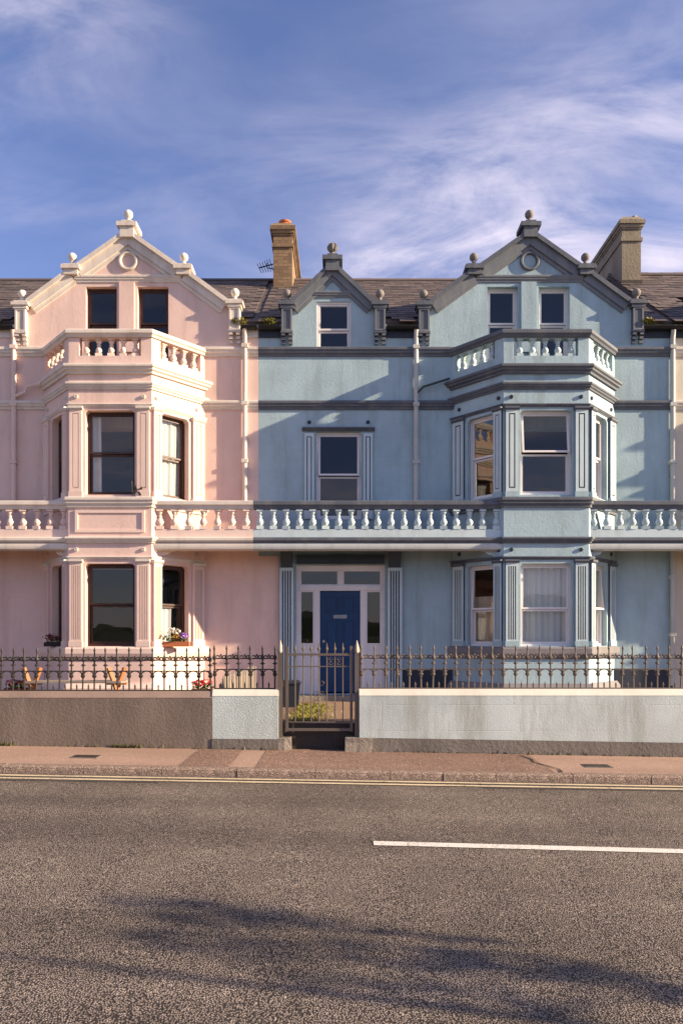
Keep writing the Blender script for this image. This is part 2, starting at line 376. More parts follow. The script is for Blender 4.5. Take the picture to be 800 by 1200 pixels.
def leaves(mb, centre, r, n, size, flat=1.0, up=0.0):
    for _ in range(n):
        while True:
            p = Vector((rnd.uniform(-1, 1), rnd.uniform(-1, 1), rnd.uniform(-1, 1)))
            if p.length < 1: break
        c = Vector(centre) + Vector((p.x * r[0], p.y * r[1], p.z * r[2])); s = size * rnd.uniform(0.6, 1.3)
        q = Matrix.Rotation(rnd.uniform(0, 6.28), 3, 'Z') @ Matrix.Rotation(rnd.uniform(-1.1, 1.1) * flat, 3, 'X') @ Matrix.Rotation(rnd.uniform(-1, 1), 3, 'Y')
        mb.add([c + q @ Vector(v) for v in ((-s * 0.5, 0, 0), (0, s, s * 0.12), (s * 0.5, 0, 0), (0, -s, s * 0.12))], [(0, 1, 2, 3)])
    return mb
def blades(mb, spots, h, wd):
    for (x, y, z) in spots:
        a = rnd.uniform(0, 6.28); l = rnd.uniform(0.2, 0.9) * h; hh = h * rnd.uniform(0.5, 1.2)
        dx, dy = math.cos(a), math.sin(a)
        mb.add([(x - dy * wd, y + dx * wd, z), (x + dy * wd, y - dx * wd, z), (x + dx * l, y + dy * l, z + hh)], [(0, 1, 2)])
    return mb

# ------------------------------------------------------------------ houses
BP = 0.93                                    # how far the bays stand out
EAVE, RIDGE_Z, RIDGE_Y = 7.54, 10.0, YF + 3.55

def baluster_mesh(mat, name='baluster', h=0.35, r=0.066):
    mb = MB(); mb.smooth = True; q = r * 0.98
    mb.box(-q, q, -q, q, 0, h * 0.17); mb.box(-q * 0.92, q * 0.92, -q * 0.92, q * 0.92, h * 0.90, h)
    P = [(0.55, .17), (0.62, .20), (0.92, .27), (1.0, .34), (0.95, .41), (0.72, .50), (0.50, .57), (0.46, .61), (0.66, .63), (0.66, .66), (0.48, .68), (0.55, .75), (0.80, .82), (0.85, .86), (0.60, .90)]
    mb.lathe([(r * a, h * b) for a, b in P], seg=12); return mb.mesh(name, mat)
def ball_prof(r, neck=0.09, base=0.09):
    pr = [(base, 0), (base, 0.02), (base * 0.62, 0.03), (base * 0.42, 0.055), (base * 0.40, neck)]
    for i in range(1, 12):
        a = -math.pi / 2 + 0.35 + (math.pi - 0.35) * i / 11; pr.append((max(r * math.cos(a), 0.004), neck + r * 0.95 + r * math.sin(a)))
    return pr
def window(house, F, u0, u1, z0, z1, fmat, rec=0.10, split=0.5, tilt=0.0, curtain=None, fw=0.038, sill=None):
    cu, cz_ = (u0 + u1) / 2, z0
    mb = MB(); a, b_ = -rec - 0.08, -rec
    mb.box(u0, u0 + fw, a, b_, z0, z1, F).box(u1 - fw, u1, a, b_, z0, z1, F)
    mb.box(u0 + fw, u1 - fw, a, b_ - 0.002, z1 - fw, z1, F).box(u0 + fw, u1 - fw, a, b_ - 0.002, z0, z0 + fw * 1.2, F)
    wd = mb.build('window', fmat, house, F(cu, 0, cz_))
    zm = z0 + (z1 - z0) * split
    iu0, iu1 = u0 + fw + 0.003, u1 - fw - 0.003; s = 0.033
    for (za, zb, dd, tl) in ((z0 + fw * 1.2 + 0.003, zm - 0.004, -rec - 0.045, 0.0), (zm + 0.004, z1 - fw - 0.003, -rec - 0.012, tilt)):
        def T(u, d, z, zt=zb, d0=dd, tl=tl):
            r = zt - z; return F(u, d0 + (d - d0) * math.cos(tl) + r * math.sin(tl), zt - r * math.cos(tl) + (d - d0) * math.sin(tl))
        m = MB(); d1, d2 = dd - 0.035, dd
        m.box(iu0, iu0 + s, d1, d2, za, zb, T).box(iu1 - s, iu1, d1, d2, za, zb, T)
        m.box(iu0 + s, iu1 - s, d1, d2 - 0.002, za, za + s, T).box(iu0 + s, iu1 - s, d1, d2 - 0.002, zb - s, zb, T)
        m.build('sash', fmat, wd)
        MB().box(iu0 + s, iu1 - s, dd - 0.022, dd - 0.016, za + s, zb - s, T).build('pane', GLASS, wd)
    if sill:
        MB().box(u0 - 0.03, u1 + 0.03, -rec, 0.05, z0 - 0.05, z0 + 0.012, F).build('sill', sill, wd)
    for (cu0, cu1, cm, top) in curtain or []:
        m = MB(); m.smooth = True; n = 44; pa = u0 + (u1 - u0) * cu0; pb = u0 + (u1 - u0) * cu1; vs = []; fs = []
        zt = z0 + (z1 - z0) * top
        for i in range(n + 1):
            u = pa + (pb - pa) * i / n; ph = u * 55; dd = -rec - 0.13 + 0.020 * math.sin(ph) + 0.014 * math.sin(ph * 0.37 + 1)
            vs += [F(u, dd, z0), F(u, dd * 0.6 - 0.07, zt)]
        for i in range(n): fs.append((2 * i, 2 * i + 2, 2 * i + 3, 2 * i + 1))
        m.add(vs, fs); m.build('curtain', cm, wd, recalc=False)
    return wd
def pilaster(house, F, u0, u1, z0, z1, c, kind, d=0.05, cap=True):
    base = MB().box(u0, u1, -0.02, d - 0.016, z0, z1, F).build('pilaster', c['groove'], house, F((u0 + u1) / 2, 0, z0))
    wdt = u1 - u0; m = MB()
    if kind == 'flute':
        n = 4 if c['kind'] == 'blue' else 5; mg = wdt * 0.14; pitch = (wdt - 2 * mg) / n; holes = []
        for i in range(n):
            a = u0 + mg + pitch * (i + 0.22); b_ = u0 + mg + pitch * (i + 0.78); holes.append([(a, z0 + 0.13), (b_, z0 + 0.13), (b_, z1 - 0.06), (a, z1 - 0.06)])
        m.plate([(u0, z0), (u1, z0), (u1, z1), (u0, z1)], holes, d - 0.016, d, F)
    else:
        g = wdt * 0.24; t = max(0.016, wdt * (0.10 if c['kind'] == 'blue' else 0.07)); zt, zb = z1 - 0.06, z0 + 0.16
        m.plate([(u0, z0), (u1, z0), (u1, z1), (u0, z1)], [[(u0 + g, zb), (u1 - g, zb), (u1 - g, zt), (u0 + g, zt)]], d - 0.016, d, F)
        m.box(u0 + g + t, u1 - g - t, d - 0.016, d - 0.001, zb + t, zt - t, F)
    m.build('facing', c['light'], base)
    if cap:
        MB().prof(u0 - 0.02, u1 + 0.02, [(-0.01, z1), (d + 0.01, z1), (d + 0.035, z1 + 0.025), (d + 0.035, z1 + 0.06), (-0.01, z1 + 0.06)], F).build('capital', c['cap'], base)
        MB().box(u0 - 0.012, u1 + 0.012, -0.01, d + 0.012, z0, z0 + 0.10, F).build('base_block', c['light'] if c['kind'] != 'blue' else c['wall'], base)
    return base
def roundel(house, F, u, z, mat, r=0.036):
    o = Vector(F(u, 0, z)); T = lambda a, b_, h: Vector(F(u + a, h, z + b_))
    m = MB(); m.smooth = True; m.lathe([(r, -0.01), (r, 0.018), (r * 0.75, 0.026), (r * 0.55, 0.016), (r * 0.42, 0.016), (r * 0.3, 0.026), (0.004, 0.028)], T, 14)
    return m.build('roundel', mat, house, o)
def cornice(z0, z1, d, e=-0.02):
    h = z1 - z0
    return [(e, z0), (d * 0.35, z0), (d * 0.40, z0 + h * 0.22), (d * 0.72, z0 + h * 0.38), (d * 0.75, z0 + h * 0.55), (d, z0 + h * 0.70), (d, z1 - 0.012), (d * 0.9, z1), (e, z1)]

def house(c):
    x0, x1, xb, xg, xd = c['x0'], c['x1'], c['xb'], c['xg'], c['xd']; hf, hw = c['hf'], c['hw']
    H = thing('terraced_house', ((x0 + x1) / 2, YF, GZ), c['label'], 'house', 'terraced houses in a row')
    wallm, trim, light = c['wall'], c['trim'], c['light']
    A, B, C, D = (xb - hw, YF), (xb - hf, YF - BP), (xb + hf, YF - BP), (xb + hw, YF)
    # ---- the main front with its two gables and all openings
    go, lo = [], []
    gab = [(-2.03, EAVE), (-2.03, 7.80), (-1.20, 8.40), (-1.20, 8.56), (-0.98, 8.58), (0, 9.24)]
    gab = gab + [(-a, b_) for a, b_ in reversed(gab[:-1])]
    dor = [(-0.88, EAVE), (-0.88, 7.76), (0, 8.62), (0.88, 7.76), (0.88, EAVE)]
    outl = [(x0 + 0.001, -0.3), (x0 + 0.001, EAVE)] + [(xd + a, b_) for a, b_ in dor] + [(xg + a, b_) for a, b_ in gab] + [(x1 - 0.001, EAVE), (x1 - 0.001, -0.3)]
    R = lambda a, b_, c0, d_: [(a, c0), (b_, c0), (b_, d_), (a, d_)]
    wins = {'door': (xd - 0.70, xd + 1.01, 0.44, 2.92), 'first': (xd - 0.31, xd + 0.55, 3.80, 5.48), 'dorm': (xd - 0.305, xd + 0.355, 6.96, 7.98),
            'gl': (xg - 0.81, xg - 0.22, 6.86, 8.265), 'gr': (xg + 0.18, xg + 0.77, 6.86, 8.265), 'bg': (xb - 1.15, xb + 1.15, 0.50, 2.85), 'bf': (xb - 1.15, xb + 1.15, 3.45, 5.55)}
    MB().plate(outl, [R(*v) for v in wins.values()], -0.28, 0.0).build('wall', wallm, H)
    # rear and side walls, roof body
    MB().box(x0 + 0.003, x1 - 0.003, YF + 7.0, YF + 7.25, -0.3, EAVE).box(x0 + 0.003, x0 + 0.2, YF + 0.282, YF + 6.998, -0.3, EAVE).box(x1 - 0.2, x1 - 0.003, YF + 0.282, YF + 6.998, -0.3, EAVE).build('rear_wall', wallm, H)
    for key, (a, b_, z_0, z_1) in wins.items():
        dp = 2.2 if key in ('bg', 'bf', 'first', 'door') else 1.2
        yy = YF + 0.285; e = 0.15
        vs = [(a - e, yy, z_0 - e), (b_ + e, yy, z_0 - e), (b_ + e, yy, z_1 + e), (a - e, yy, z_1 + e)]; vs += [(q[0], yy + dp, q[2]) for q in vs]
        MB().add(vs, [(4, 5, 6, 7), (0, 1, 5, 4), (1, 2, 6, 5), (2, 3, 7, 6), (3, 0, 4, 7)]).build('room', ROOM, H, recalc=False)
    rz = RIDGE_Z + c.get('ridge', 0)
    tp = (rz - EAVE + 0.02) / (RIDGE_Y - YF + 0.12)
    m = MB(); cuts = [(x0 + 0.002, xd - 0.86, 0.01), (xd - 0.86, xd + 0.86, 1.6), (xd + 0.86, xg - 2.0, 0.01), (xg - 2.0, xg + 2.0, 1.6), (xg + 2.0, x1 - 0.002, 0.01)]
    for (ra, rb, dy) in cuts:
        zf = EAVE - 0.02 + (dy + 0.12) * tp
        rp = [(YF + dy, zf), (RIDGE_Y, rz), (YF + 7.3, EAVE - 0.02), (YF + 6.9, EAVE - 0.08), (YF + dy + 0.1, min(EAVE - 0.08 + dy * tp, zf - 0.1))]
        m.add([(ra, y, z) for y, z in rp] + [(rb, y, z) for y, z in rp], [(i, (i + 1) % 5, 5 + (i + 1) % 5, 5 + i) for i in range(5)] + [(0, 1, 2, 3, 4), (9, 8, 7, 6, 5)])
    roof = m.build('roof', SLATE, H)
    pit = math.atan2(rz - EAVE + 0.02, RIDGE_Y - YF + 0.12); sl = math.hypot(rz - EAVE + 0.02, RIDGE_Y - YF + 0.12)
    for (xc, hw_, top, base) in ((xg, 1.98, 9.20, 7.75), (xd, 0.84, 8.58, 7.72)):
        dep = (top - EAVE) / math.tan(pit) + 0.3
        vs = [(xc - hw_, YF + 0.285, base), (xc, YF + 0.285, top), (xc + hw_, YF + 0.285, base), (xc - hw_, YF + 0.285, EAVE - 0.1), (xc + hw_, YF + 0.285, EAVE - 0.1)]
        vs += [(v[0], YF + dep, v[2]) for v in vs]
        MB().add(vs, [(0, 5, 6, 1), (1, 6, 7, 2), (0, 3, 8, 5), (2, 7, 9, 4)]).build('gable_roof', SLATE, roof)
    # slates: those in view are pieces, the rest one mass
    def hidden(p):
        s = YF / p[1]; fx, fz = p[0] * s, CZ + (p[2] - CZ) * s
        ag, ad = abs(fx - xg), abs(fx - xd)
        top = EAVE
        if ag < 2.15: top = max(top, min(9.3 - 0.70 * ag, 9.3))
        if ad < 0.95: top = max(top, 8.68 - 0.96 * ad)
        return fz < top - 0.05
    sm = MB().box(-0.147, 0.147, 0, 0.42, 0, 0.014); sme = sm.mesh('slate', SLATE)
    rest = MB(); cnt = 0; row = 0; ex = 0.19; s = 0.0
    while s < sl - 0.10:
        off = 0.15 if row % 2 else 0.0; n = int((x1 - x0) / 0.30) + 1
        for i in range(n):
            xx = x0 + 0.15 + i * 0.30 + off
            if xx + 0.148 > x1: continue
            y = YF - 0.13 + s * math.cos(pit); z = EAVE - 0.02 + s * math.sin(pit) + 0.022 + rnd.uniform(-0.002, 0.006)
            if (y < YF + 0.03 and (abs(xx - xg) < 2.3 or abs(xx - xd) < 1.15)) or (y < YF + 1.55 and (abs(xx - xg) < 1.95 or abs(xx - xd) < 0.8)): continue
            tlt = pit - 0.045 + rnd.uniform(-0.012, 0.012); yaw = rnd.uniform(-0.012, 0.012)
            if s + 0.42 > sl + 0.05: tlt = pit
            px = 400 + FPX * xx / y
            if -8 < px < 808 and not hidden((xx, y + 0.15, z + 0.1)) and cnt < 300:
                link('slate', sme, (xx, y, z), roof, rot=(tlt, 0, yaw)); cnt += 1
            else:
                M = Matrix.Translation((xx, y, z)) @ Matrix.Rotation(yaw, 4, 'Z') @ Matrix.Rotation(tlt, 4, 'X')
                rest.add([M @ Vector(v) for v in sm.v], sm.f)
        s += ex; row += 1
    tag(rest.build('slates', SLATE, roof, recalc=False), kind='stuff')
    m = MB(); m.smooth = True; xx = x0
    m.prof(x0 + 0.004, x1 - 0.004, [(-0.14, -0.07), (0, 0.03), (0.14, -0.07), (0.12, -0.10), (0, -0.01), (-0.12, -0.10)], lambda u, d, z: (u, RIDGE_Y - d, rz + 0.05 + z)); m.build('ridge_tiles', SLATE, roof)
    # ---- string courses on the flat front
    for z_0, z_1, d in ((6.92, 7.085, 0.085), (5.90, 6.06, 0.085)):
        for a, b_ in ((x0 + 0.002, A[0] + 0.03), (D[0] - 0.03, x1 - 0.002)):
            MB().prof(a, b_, cornice(z_0, z_1, d)).build('string_course', trim, H)
    # base course, darker on the blue house
    for a, b_ in ((x0 + 0.002, xd - 0.97), (xd + 1.27, A[0]), (D[0], x1 - 0.002))[1 if c['kind'] == 'blue' else 0:]:
        MB().box(a, b_, -0.01, 0.03, GZ - 0.1, 0.92, FF).build('base_course', c['base'], H)
    # ---- gables
    def raking(name, xc, p, q, t1=0.05, t2=0.21, d1=0.105, d2=0.055):
        (ua, za), (ub, zb) = p, q; l = math.hypot(ub - ua, zb - za); sgn = 1 if ub > ua else -1
        nx, nz = (zb - za) / l * sgn, -(ub - ua) / l * sgn                 # downwards
        if nz > 0: nx, nz = -nx, -nz
        o_ = lambda t: [(xc + sgn * 0.001, za - t / abs(nz)) if ua == 0 else (xc + ua + nx * t, za + nz * t), (xc + ub + nx * t, zb + nz * t)]
        top, mid, low_, low2 = o_(-0.03), o_(t1), o_(t2), o_(t2 + 0.07)
        m = MB(); m.plate([top[0], top[1], mid[1], mid[0]], [], -0.30, d1); m.build('coping', trim, H)
        m = MB(); m.plate([mid[0], mid[1], low_[1], low_[0]], [], -0.10, d2)
        m.plate([low_[0], low_[1], low2[1], low2[0]], [], -0.10, d2 * 0.45); m.build('coping_moulding', c['trim2'], H)
    for sg in (-1, 1):
        raking('c', xg, (0, 9.31), (sg * 1.0, 8.61)); raking('c', xg, (sg * 1.14, 8.53), (sg * 1.92, 7.96), t2=0.19)
        raking('c', xd, (0, 8.70), (sg * 0.82, 7.92), t2=0.17, d1=0.098)
    MB().prof(xg - 1.02, xg + 1.02, cornice(8.345, 8.475, 0.052)).build('entablature', c['trim2'], H)
    MB().prof(xd - 0.36, xd + 0.42, cornice(8.05, 8.17, 0.05)).build('lintel', c['trim2'], H)
    MB().box(xg - 0.165, xg + 0.125, -0.02, 0.045, 7.0, 8.343, FF).build('mullion_pier', wallm, H)
    o = Vector(FF(xg, 0, 8.75)); T = lambda a, b_, h: Vector(FF(xg + a, h, 8.75 + b_))
    m = MB(); m.smooth = True; m.lathe([(0.185, -0.01), (0.185, 0.035), (0.172, 0.046), (0.145, 0.046), (0.13, 0.03), (0.12, -0.01)], T, 28, cap=False); m.build('tympanum_ring', trim, H)
    # ornaments: the corbelled pedestals and the balls on top
    def pedestal(xc, zc, name='pedestal'):
        p = MB().box(xc - 0.10, xc + 0.10, -0.12, 0.10, zc - 0.57, zc - 0.14, FF).build(name, trim, H, FF(xc, 0, zc - 0.8))
        MB().plate([(xc - 0.10, zc - 0.57), (xc + 0.10, zc - 0.57), (xc + 0.10, zc - 0.14), (xc - 0.10, zc - 0.14)], [[(xc - 0.068, zc - 0.54), (xc + 0.068, zc - 0.54), (xc + 0.068, zc - 0.17), (xc - 0.068, zc - 0.17)]], 0.10, 0.115).build('panel_frame', c['trim2'], p)
        MB().box(xc - 0.13, xc + 0.13, -0.14, 0.128, zc - 0.14, zc - 0.08, FF).box(xc - 0.165, xc + 0.165, -0.16, 0.15, zc - 0.08, zc - 0.02, FF).box(xc - 0.13, xc + 0.13, -0.12, 0.125, zc - 0.02, zc + 0.01, FF).build('cap_stone', trim, p)
        MB().box(xc - 0.115, xc + 0.115, -0.02, 0.12, zc - 0.61, zc - 0.572, FF).build('shelf', trim, p)
        for sg in (-1, 1):
            q = xc + sg * 0.07; m = MB()
            for j in range(3): m.box(q - 0.035, q + 0.035, -0.02, 0.11 - 0.03 * j, zc - 0.66 - 0.075 * j, zc - 0.612 - 0.072 * j, FF)
            m.build('corbel', trim, p)
        return p
    def ball(xc, zc, par, r=0.082, dd=0.05, ribs=False):
        m = MB(); m.smooth = True; base = FF(xc, dd, zc); T = lambda a, b_, h: (base[0] + a, base[1] + b_, base[2] + h)
        m.lathe(ball_prof(r), T, 16)
        if ribs:
            for k in range(8):
                a = 2 * math.pi * k / 8; m.tube([T((r + 0.006) * math.cos(t) * math.cos(a), (r + 0.006) * math.cos(t) * math.sin(a), 0.09 + r * 0.95 + r * math.sin(t)) for t in [-1.2 + 0.4 * i for i in range(7)]], 0.016, 5)
        m.build('ball_finial', c['ball'], par)
    for xc, zc in ((xg - 2.03, 7.94), (xg + 2.05, 7.97), (xd - 0.87, 7.95), (xd + 0.91, 7.95)):
        ball(xc, zc + 0.01, pedestal(xc, zc), dd=0.0)
    for sg in (-1, 1):
        xc = xg + sg * 1.07; p = MB().box(xc - 0.13, xc + 0.13, -0.2, 0.115, 8.46, 8.56, FF).box(xc - 0.175, xc + 0.175, -0.24, 0.15, 8.56, 8.635, FF).box(xc - 0.14, xc + 0.14, -0.2, 0.12, 8.635, 8.66, FF).build('kneeler', trim, H, FF(xc, 0, 8.46))
        ball(xc, 8.66, p, dd=0.0)
    for xc, zb, rb in ((xg, 9.27, False), (xd, 8.63, c['kind'] == 'blue')):
        p = MB().box(xc - 0.13, xc + 0.13, -0.22, 0.118, zb - 0.1, zb + 0.10, FF).box(xc - 0.19, xc + 0.19, -0.28, 0.15, zb + 0.10, zb + 0.18, FF).box(xc - 0.10, xc + 0.10, -0.16, 0.12, zb + 0.18, zb + 0.22, FF).build('apex_block', trim, H, FF(xc, 0, zb))
        ball(xc, zb + 0.22, p, 0.085, -0.02, rb)
    # ---- gutters and downpipes
    segs = [(x0 + 0.01, xd - 0.99), (xd + 1.03, xg - 2.15), (xg + 2.17, x1 - 0.01)]
    for a, b_ in segs:
        if b_ - a < 0.05: continue
        MB().box(a, b_, 0.004, 0.03, 7.28, 7.50, FF).build('fascia', c['fascia'], H)
        m = MB(); m.smooth = True; n = 8; pr = [(0.10 + 0.07 * math.cos(math.pi + math.pi * i / n), 7.47 + 0.07 * math.sin(math.pi + math.pi * i / n)) for i in range(n + 1)]
        pr += [(0.10 + 0.06 * math.cos(-math.pi * i / n), 7.47 + 0.055 * math.sin(-math.pi * i / n)) for i in range(n + 1)]
        m.prof(a, b_, pr); m.build('gutter', c['gutter'], H)
    for px, zt, zb, pm, dd in c['pipes']:
        m = MB(); m.smooth = True; m.tube([FF(px, 0.10, zt), FF(px, dd, zt - 0.16), FF(px, dd, zt - 0.3), FF(px, dd, zb)], 0.045, 10)
        p = m.build('downpipe', pm, H)
        for k in range(int((zt - zb) / 1.1)):
            z = zt - 0.35 - k * 1.1; MB().box(px - 0.06, px + 0.06, 0.0, dd + 0.052, z, z + 0.07, FF).build('pipe_bracket', pm, p)
    # ---- the bay: three faces
    FB = [Fr(A[0], A[1], B[0] - A[0], B[1] - A[1]), Fr(B[0], B[1], 1, 0), Fr(C[0], C[1], D[0] - C[0], D[1] - C[1])]
    L = [math.hypot(B[0] - A[0], BP), 2 * hf, math.hypot(D[0] - C[0], BP)]
    wu = [(L[0] * 0.31, L[0] * 0.815), (0.30, L[1] - 0.30), (L[2] * 0.185, L[2] * 0.69)]
    ZG0, ZG1, ZF0, ZF1, TOP = 1.37, 2.86, 4.10, 5.62, 6.44
    for i in range(3):
        F = FB[i]; a, b_ = wu[i]; e0 = 0.0; e1 = L[i]
        ch = 0.05
        def hole(z_0, z_1): return [(a, z_0), (b_, z_0), (b_, z_1 - ch), (b_ - ch, z_1), (a + ch, z_1), (a, z_1 - ch)]
        MB().plate([(e0, -0.2), (e1, -0.2), (e1, TOP), (e0, TOP)], [hole(ZG0, ZG1), hole(ZF0, ZF1)], -0.2, 0.0, F).build('bay_wall', wallm, H)
    def bpath(d, ends=0.02):
        def off(P, Q):
            dx, dy = Q[0] - P[0], Q[1] - P[1]; l = math.hypot(dx, dy); n = (dy / l, -dx / l); return (P[0] + n[0] * d, P[1] + n[1] * d), (dx, dy)
        ls = [((x0, YF + ends), (1, 0)), off(A, B), off(B, C), off(C, D), ((x0, YF + ends), (1, 0))]
        res = []
        for (p, r), (q, s_) in zip(ls, ls[1:]):
            den = r[0] * s_[1] - r[1] * s_[0]; t = ((q[0] - p[0]) * s_[1] - (q[1] - p[1]) * s_[0]) / den; res.append((p[0] + r[0] * t, p[1] + r[1] * t))
        return res
    def ring(name, prof, mat, par=H, sel=None):
        n = len(prof); pts = [bpath(d) for d, z in prof]; m = MB()
        vs = [(pts[j][k][0], pts[j][k][1], prof[j][1]) for k in range(4) for j in range(n)]
        fs = [(k * n + j, k * n + (j + 1) % n, (k + 1) * n + (j + 1) % n, (k + 1) * n + j) for k in range(3) for j in range(n)] + [tuple(range(n)), tuple(3 * n + j for j in range(n))]
        m.add(vs, fs); return m.build(name, mat, par)
    # floors inside the bay
    def slab(name, z_0, z_1, mat, dd):
        p = bpath(dd, 0.1); m = MB(); m.add([(a, b_, z_0) for a, b_ in p] + [(a, b_, z_1) for a, b_ in p], [(0, 1, 2, 3), (7, 6, 5, 4), (0, 1, 5, 4), (1, 2, 6, 5), (2, 3, 7, 6), (3, 0, 4, 7)]); return m.build(name, mat, H)
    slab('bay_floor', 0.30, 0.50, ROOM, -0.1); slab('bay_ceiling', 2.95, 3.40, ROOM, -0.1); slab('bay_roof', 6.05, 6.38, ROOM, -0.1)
    ring('plinth', [(-0.02, -0.2), (0.10, -0.2), (0.10, 0.62), (0.05, 0.70), (-0.02, 0.70)], c['base2'])
    ring('bay_sill', [(-0.02, 1.14), (0.02, 1.14), (0.05, 1.18), (0.075, 1.24), (0.075, 1.33), (0.05, 1.36), (-0.02, 1.36)], c['sill'])
    ring('bay_cornice', cornice(2.93, 2.99, 0.045), c['cap'])
    ring('bay_cornice', cornice(3.225, 3.335, 0.085), trim)
    ring('bay_cornice', cornice(3.87, 4.05, 0.085), trim)
    ring('bay_cornice', cornice(5.675, 5.735, 0.045), c['cap'])
    ring('bay_cornice', cornice(5.99, 6.115, 0.075), trim)
    ring('bay_cornice', cornice(6.27, 6.43, 0.12), trim)
    if c['kind'] == 'pink':
        MB().plate([(0.12, 3.42), (L[1] - 0.12, 3.42), (L[1] - 0.12, 3.82), (0.12, 3.82)], [[(0.17, 3.47), (L[1] - 0.17, 3.47), (L[1] - 0.17, 3.77), (0.17, 3.77)]], -0.01, 0.02, FB[1]).build('panel_frame', light, H)
    # parapet round the bay top
    rail = ring('bay_rail', [(-0.19, 6.93), (0.03, 6.93), (0.045, 6.965), (0.075, 6.99), (0.075, 7.045), (0.05, 7.065), (-0.17, 7.065), (-0.19, 7.04)], trim)
    bme = baluster_mesh(light, 'baluster', 0.325, 0.062)
    for i, F in enumerate(FB):
        a, b_ = ((0.10, L[i] - 0.20), (0.19, L[i] - 0.19), (0.20, L[i] - 0.10))[i]
        pp = MB().plate([(0, 6.432), (L[i], 6.432), (L[i], 6.928), (0, 6.928)], [[(a, 6.60), (b_, 6.60), (b_, 6.925), (a, 6.925)]], -0.16, 0.0, F).build('bay_parapet', wallm, H)
        n = 5 if i == 1 else 4
        for k in range(n):
            u = a + (b_ - a) * (k + 0.5) / n; q = F(u, -0.08, 6.601)
            link('baluster', bme, q, pp, rot=(rnd.uniform(-.02, .02), rnd.uniform(-.02, .02), math.atan2(F.u[1], F.u[0]) + rnd.uniform(-.12, .12)), scale=(rnd.uniform(.96, 1.03),) * 2 + (1,))
    # windows and pilasters of the bay
    fm = c['frame']
    for fl, (z_0, z_1) in enumerate(((ZG0, ZG1), (ZF0, ZF1))):
        for i, F in enumerate(FB):
            a, b_ = wu[i]
            window(H, F, a, b_, z_0, z_1, fm, rec=0.13 if c['kind'] == 'pink' else 0.09, split=c['split'][fl], tilt=c['tilt'][fl][i], curtain=c['curt'][fl][i], sill=None)
            pk = 'flute' if fl == 0 else 'panel'; zt = (2.87, 5.615)[fl]; zb = (1.362, 4.052)[fl]
            cans = [[(0.05, wu[0][0] - 0.07), (wu[0][1] + 0.03, L[0] - 0.025)], [(0.03, 0.25), (L[1] - 0.25, L[1] - 0.03)], [(0.025, wu[2][0] - 0.03), (wu[2][1] + 0.07, L[2] - 0.05)]][i]
            for (p0, p1) in cans:
                pilaster(H, F, p0, p1, zb, zt, c, pk); roundel(H, F, (p0 + p1) / 2, (3.11, 5.86)[fl], c['boss'])
    # ---- flat windows
    window(H, FF, *wins['first'], fm, rec=0.07, split=0.5, tilt=c['tilt1'], curtain=c.get('curt1'))
    for (p0, p1) in ((wins['first'][0] - 0.23, wins['first'][0] - 0.04), (wins['first'][1] + 0.04, wins['first'][1] + 0.22)):
        pilaster(H, FF, p0, p1, 3.80, 5.44, c, 'panel', d=0.04, cap=False); roundel(H, FF, (p0 + p1) / 2, 5.66, c['boss'])
    MB().prof(wins['first'][0] - 0.27, wins['first'][1] + 0.26, cornice(5.485, 5.555, 0.075)).build('lintel', c['cap'], H)
    window(H, FF, *wins['dorm'], fm, rec=0.03, split=0.47)
    window(H, FF, *wins['gl'], fm, rec=0.10, split=0.51); window(H, FF, *wins['gr'], fm, rec=0.10, split=0.51)
    # ---- the door and its surround
    a, b_, z_0, z_1 = wins['door']; r = 0.10; m = MB(); a2, b2 = xd - 0.245, xd + 0.535
    fd = lambda m_, u0, u1, q0, q1, dd=-r: m_.box(u0, u1, dd - 0.10, dd, q0, q1, FF)
    fd(m, a, a + 0.07, z_0, z_1); fd(m, b_ - 0.07, b_, z_0, z_1); fd(m, a + 0.07, b_ - 0.07, 2.83, z_1, -r - 0.002); fd(m, a + 0.07, b_ - 0.07, 2.43, 2.53, -r + 0.02)
    fd(m, a2 - 0.11, a2, z_0, 2.43); fd(m, b2, b2 + 0.11, z_0, 2.43); fd(m, (a + b_) / 2 - 0.04, (a + b_) / 2 + 0.04, 2.53, 2.83, -r - 0.003)
    fd(m, a + 0.07, a2 - 0.11, z_0, 1.39, -r - 0.02); fd(m, b2 + 0.11, b_ - 0.07, z_0, 1.39, -r - 0.02)
    fr = m.build('door_surround', WHITE_F, H)
    for (u0, u1, q0, q1) in ((a + 0.07, (a + b_) / 2 - 0.04, 2.53, 2.83), ((a + b_) / 2 + 0.04, b_ - 0.07, 2.53, 2.83), (a + 0.07, a2 - 0.11, 1.39, 2.43), (b2 + 0.11, b_ - 0.07, 1.39, 2.43)):
        MB().box(u0, u1, -r - 0.05, -r - 0.044, q0, q1, FF).build('pane', GLASS, fr)
        g = MB().plate(R(u0, u1, q0, q1), [R(u0 + 0.025, u1 - 0.025, q0 + 0.025, q1 - 0.025)], -r - 0.04, -r - 0.012, FF).build('pane_bead', WHITE_F, fr)
    dr = MB().box(a2 + 0.004, b2 - 0.004, -r - 0.09, -r - 0.045, z_0 + 0.03, 2.426, FF).build('door', c['door'], H)
    dw = b2 - a2
    for (q0, q1) in ((0.60, 1.12), (1.22, 1.86), (2.00, 2.32)):
        for sd in (0, 1):
            u0 = a2 + (0.10 if sd == 0 else dw / 2 + 0.035); u1 = u0 + dw / 2 - 0.135
            MB().plate(R(u0, u1, q0, q1), [R(u0 + 0.022, u1 - 0.022, q0 + 0.022, q1 - 0.022)], -r - 0.046, -r - 0.030, FF).box(u0 + 0.05, u1 - 0.05, -r - 0.046, -r - 0.034, q0 + 0.05, q1 - 0.05, FF).build('panel', c['door'], dr)
    MB().box(a2 + dw / 2 - 0.13, a2 + dw / 2 + 0.13, -r - 0.046, -r - 0.030, 1.895, 1.965, FF).build('letter_plate', BRASS, dr)
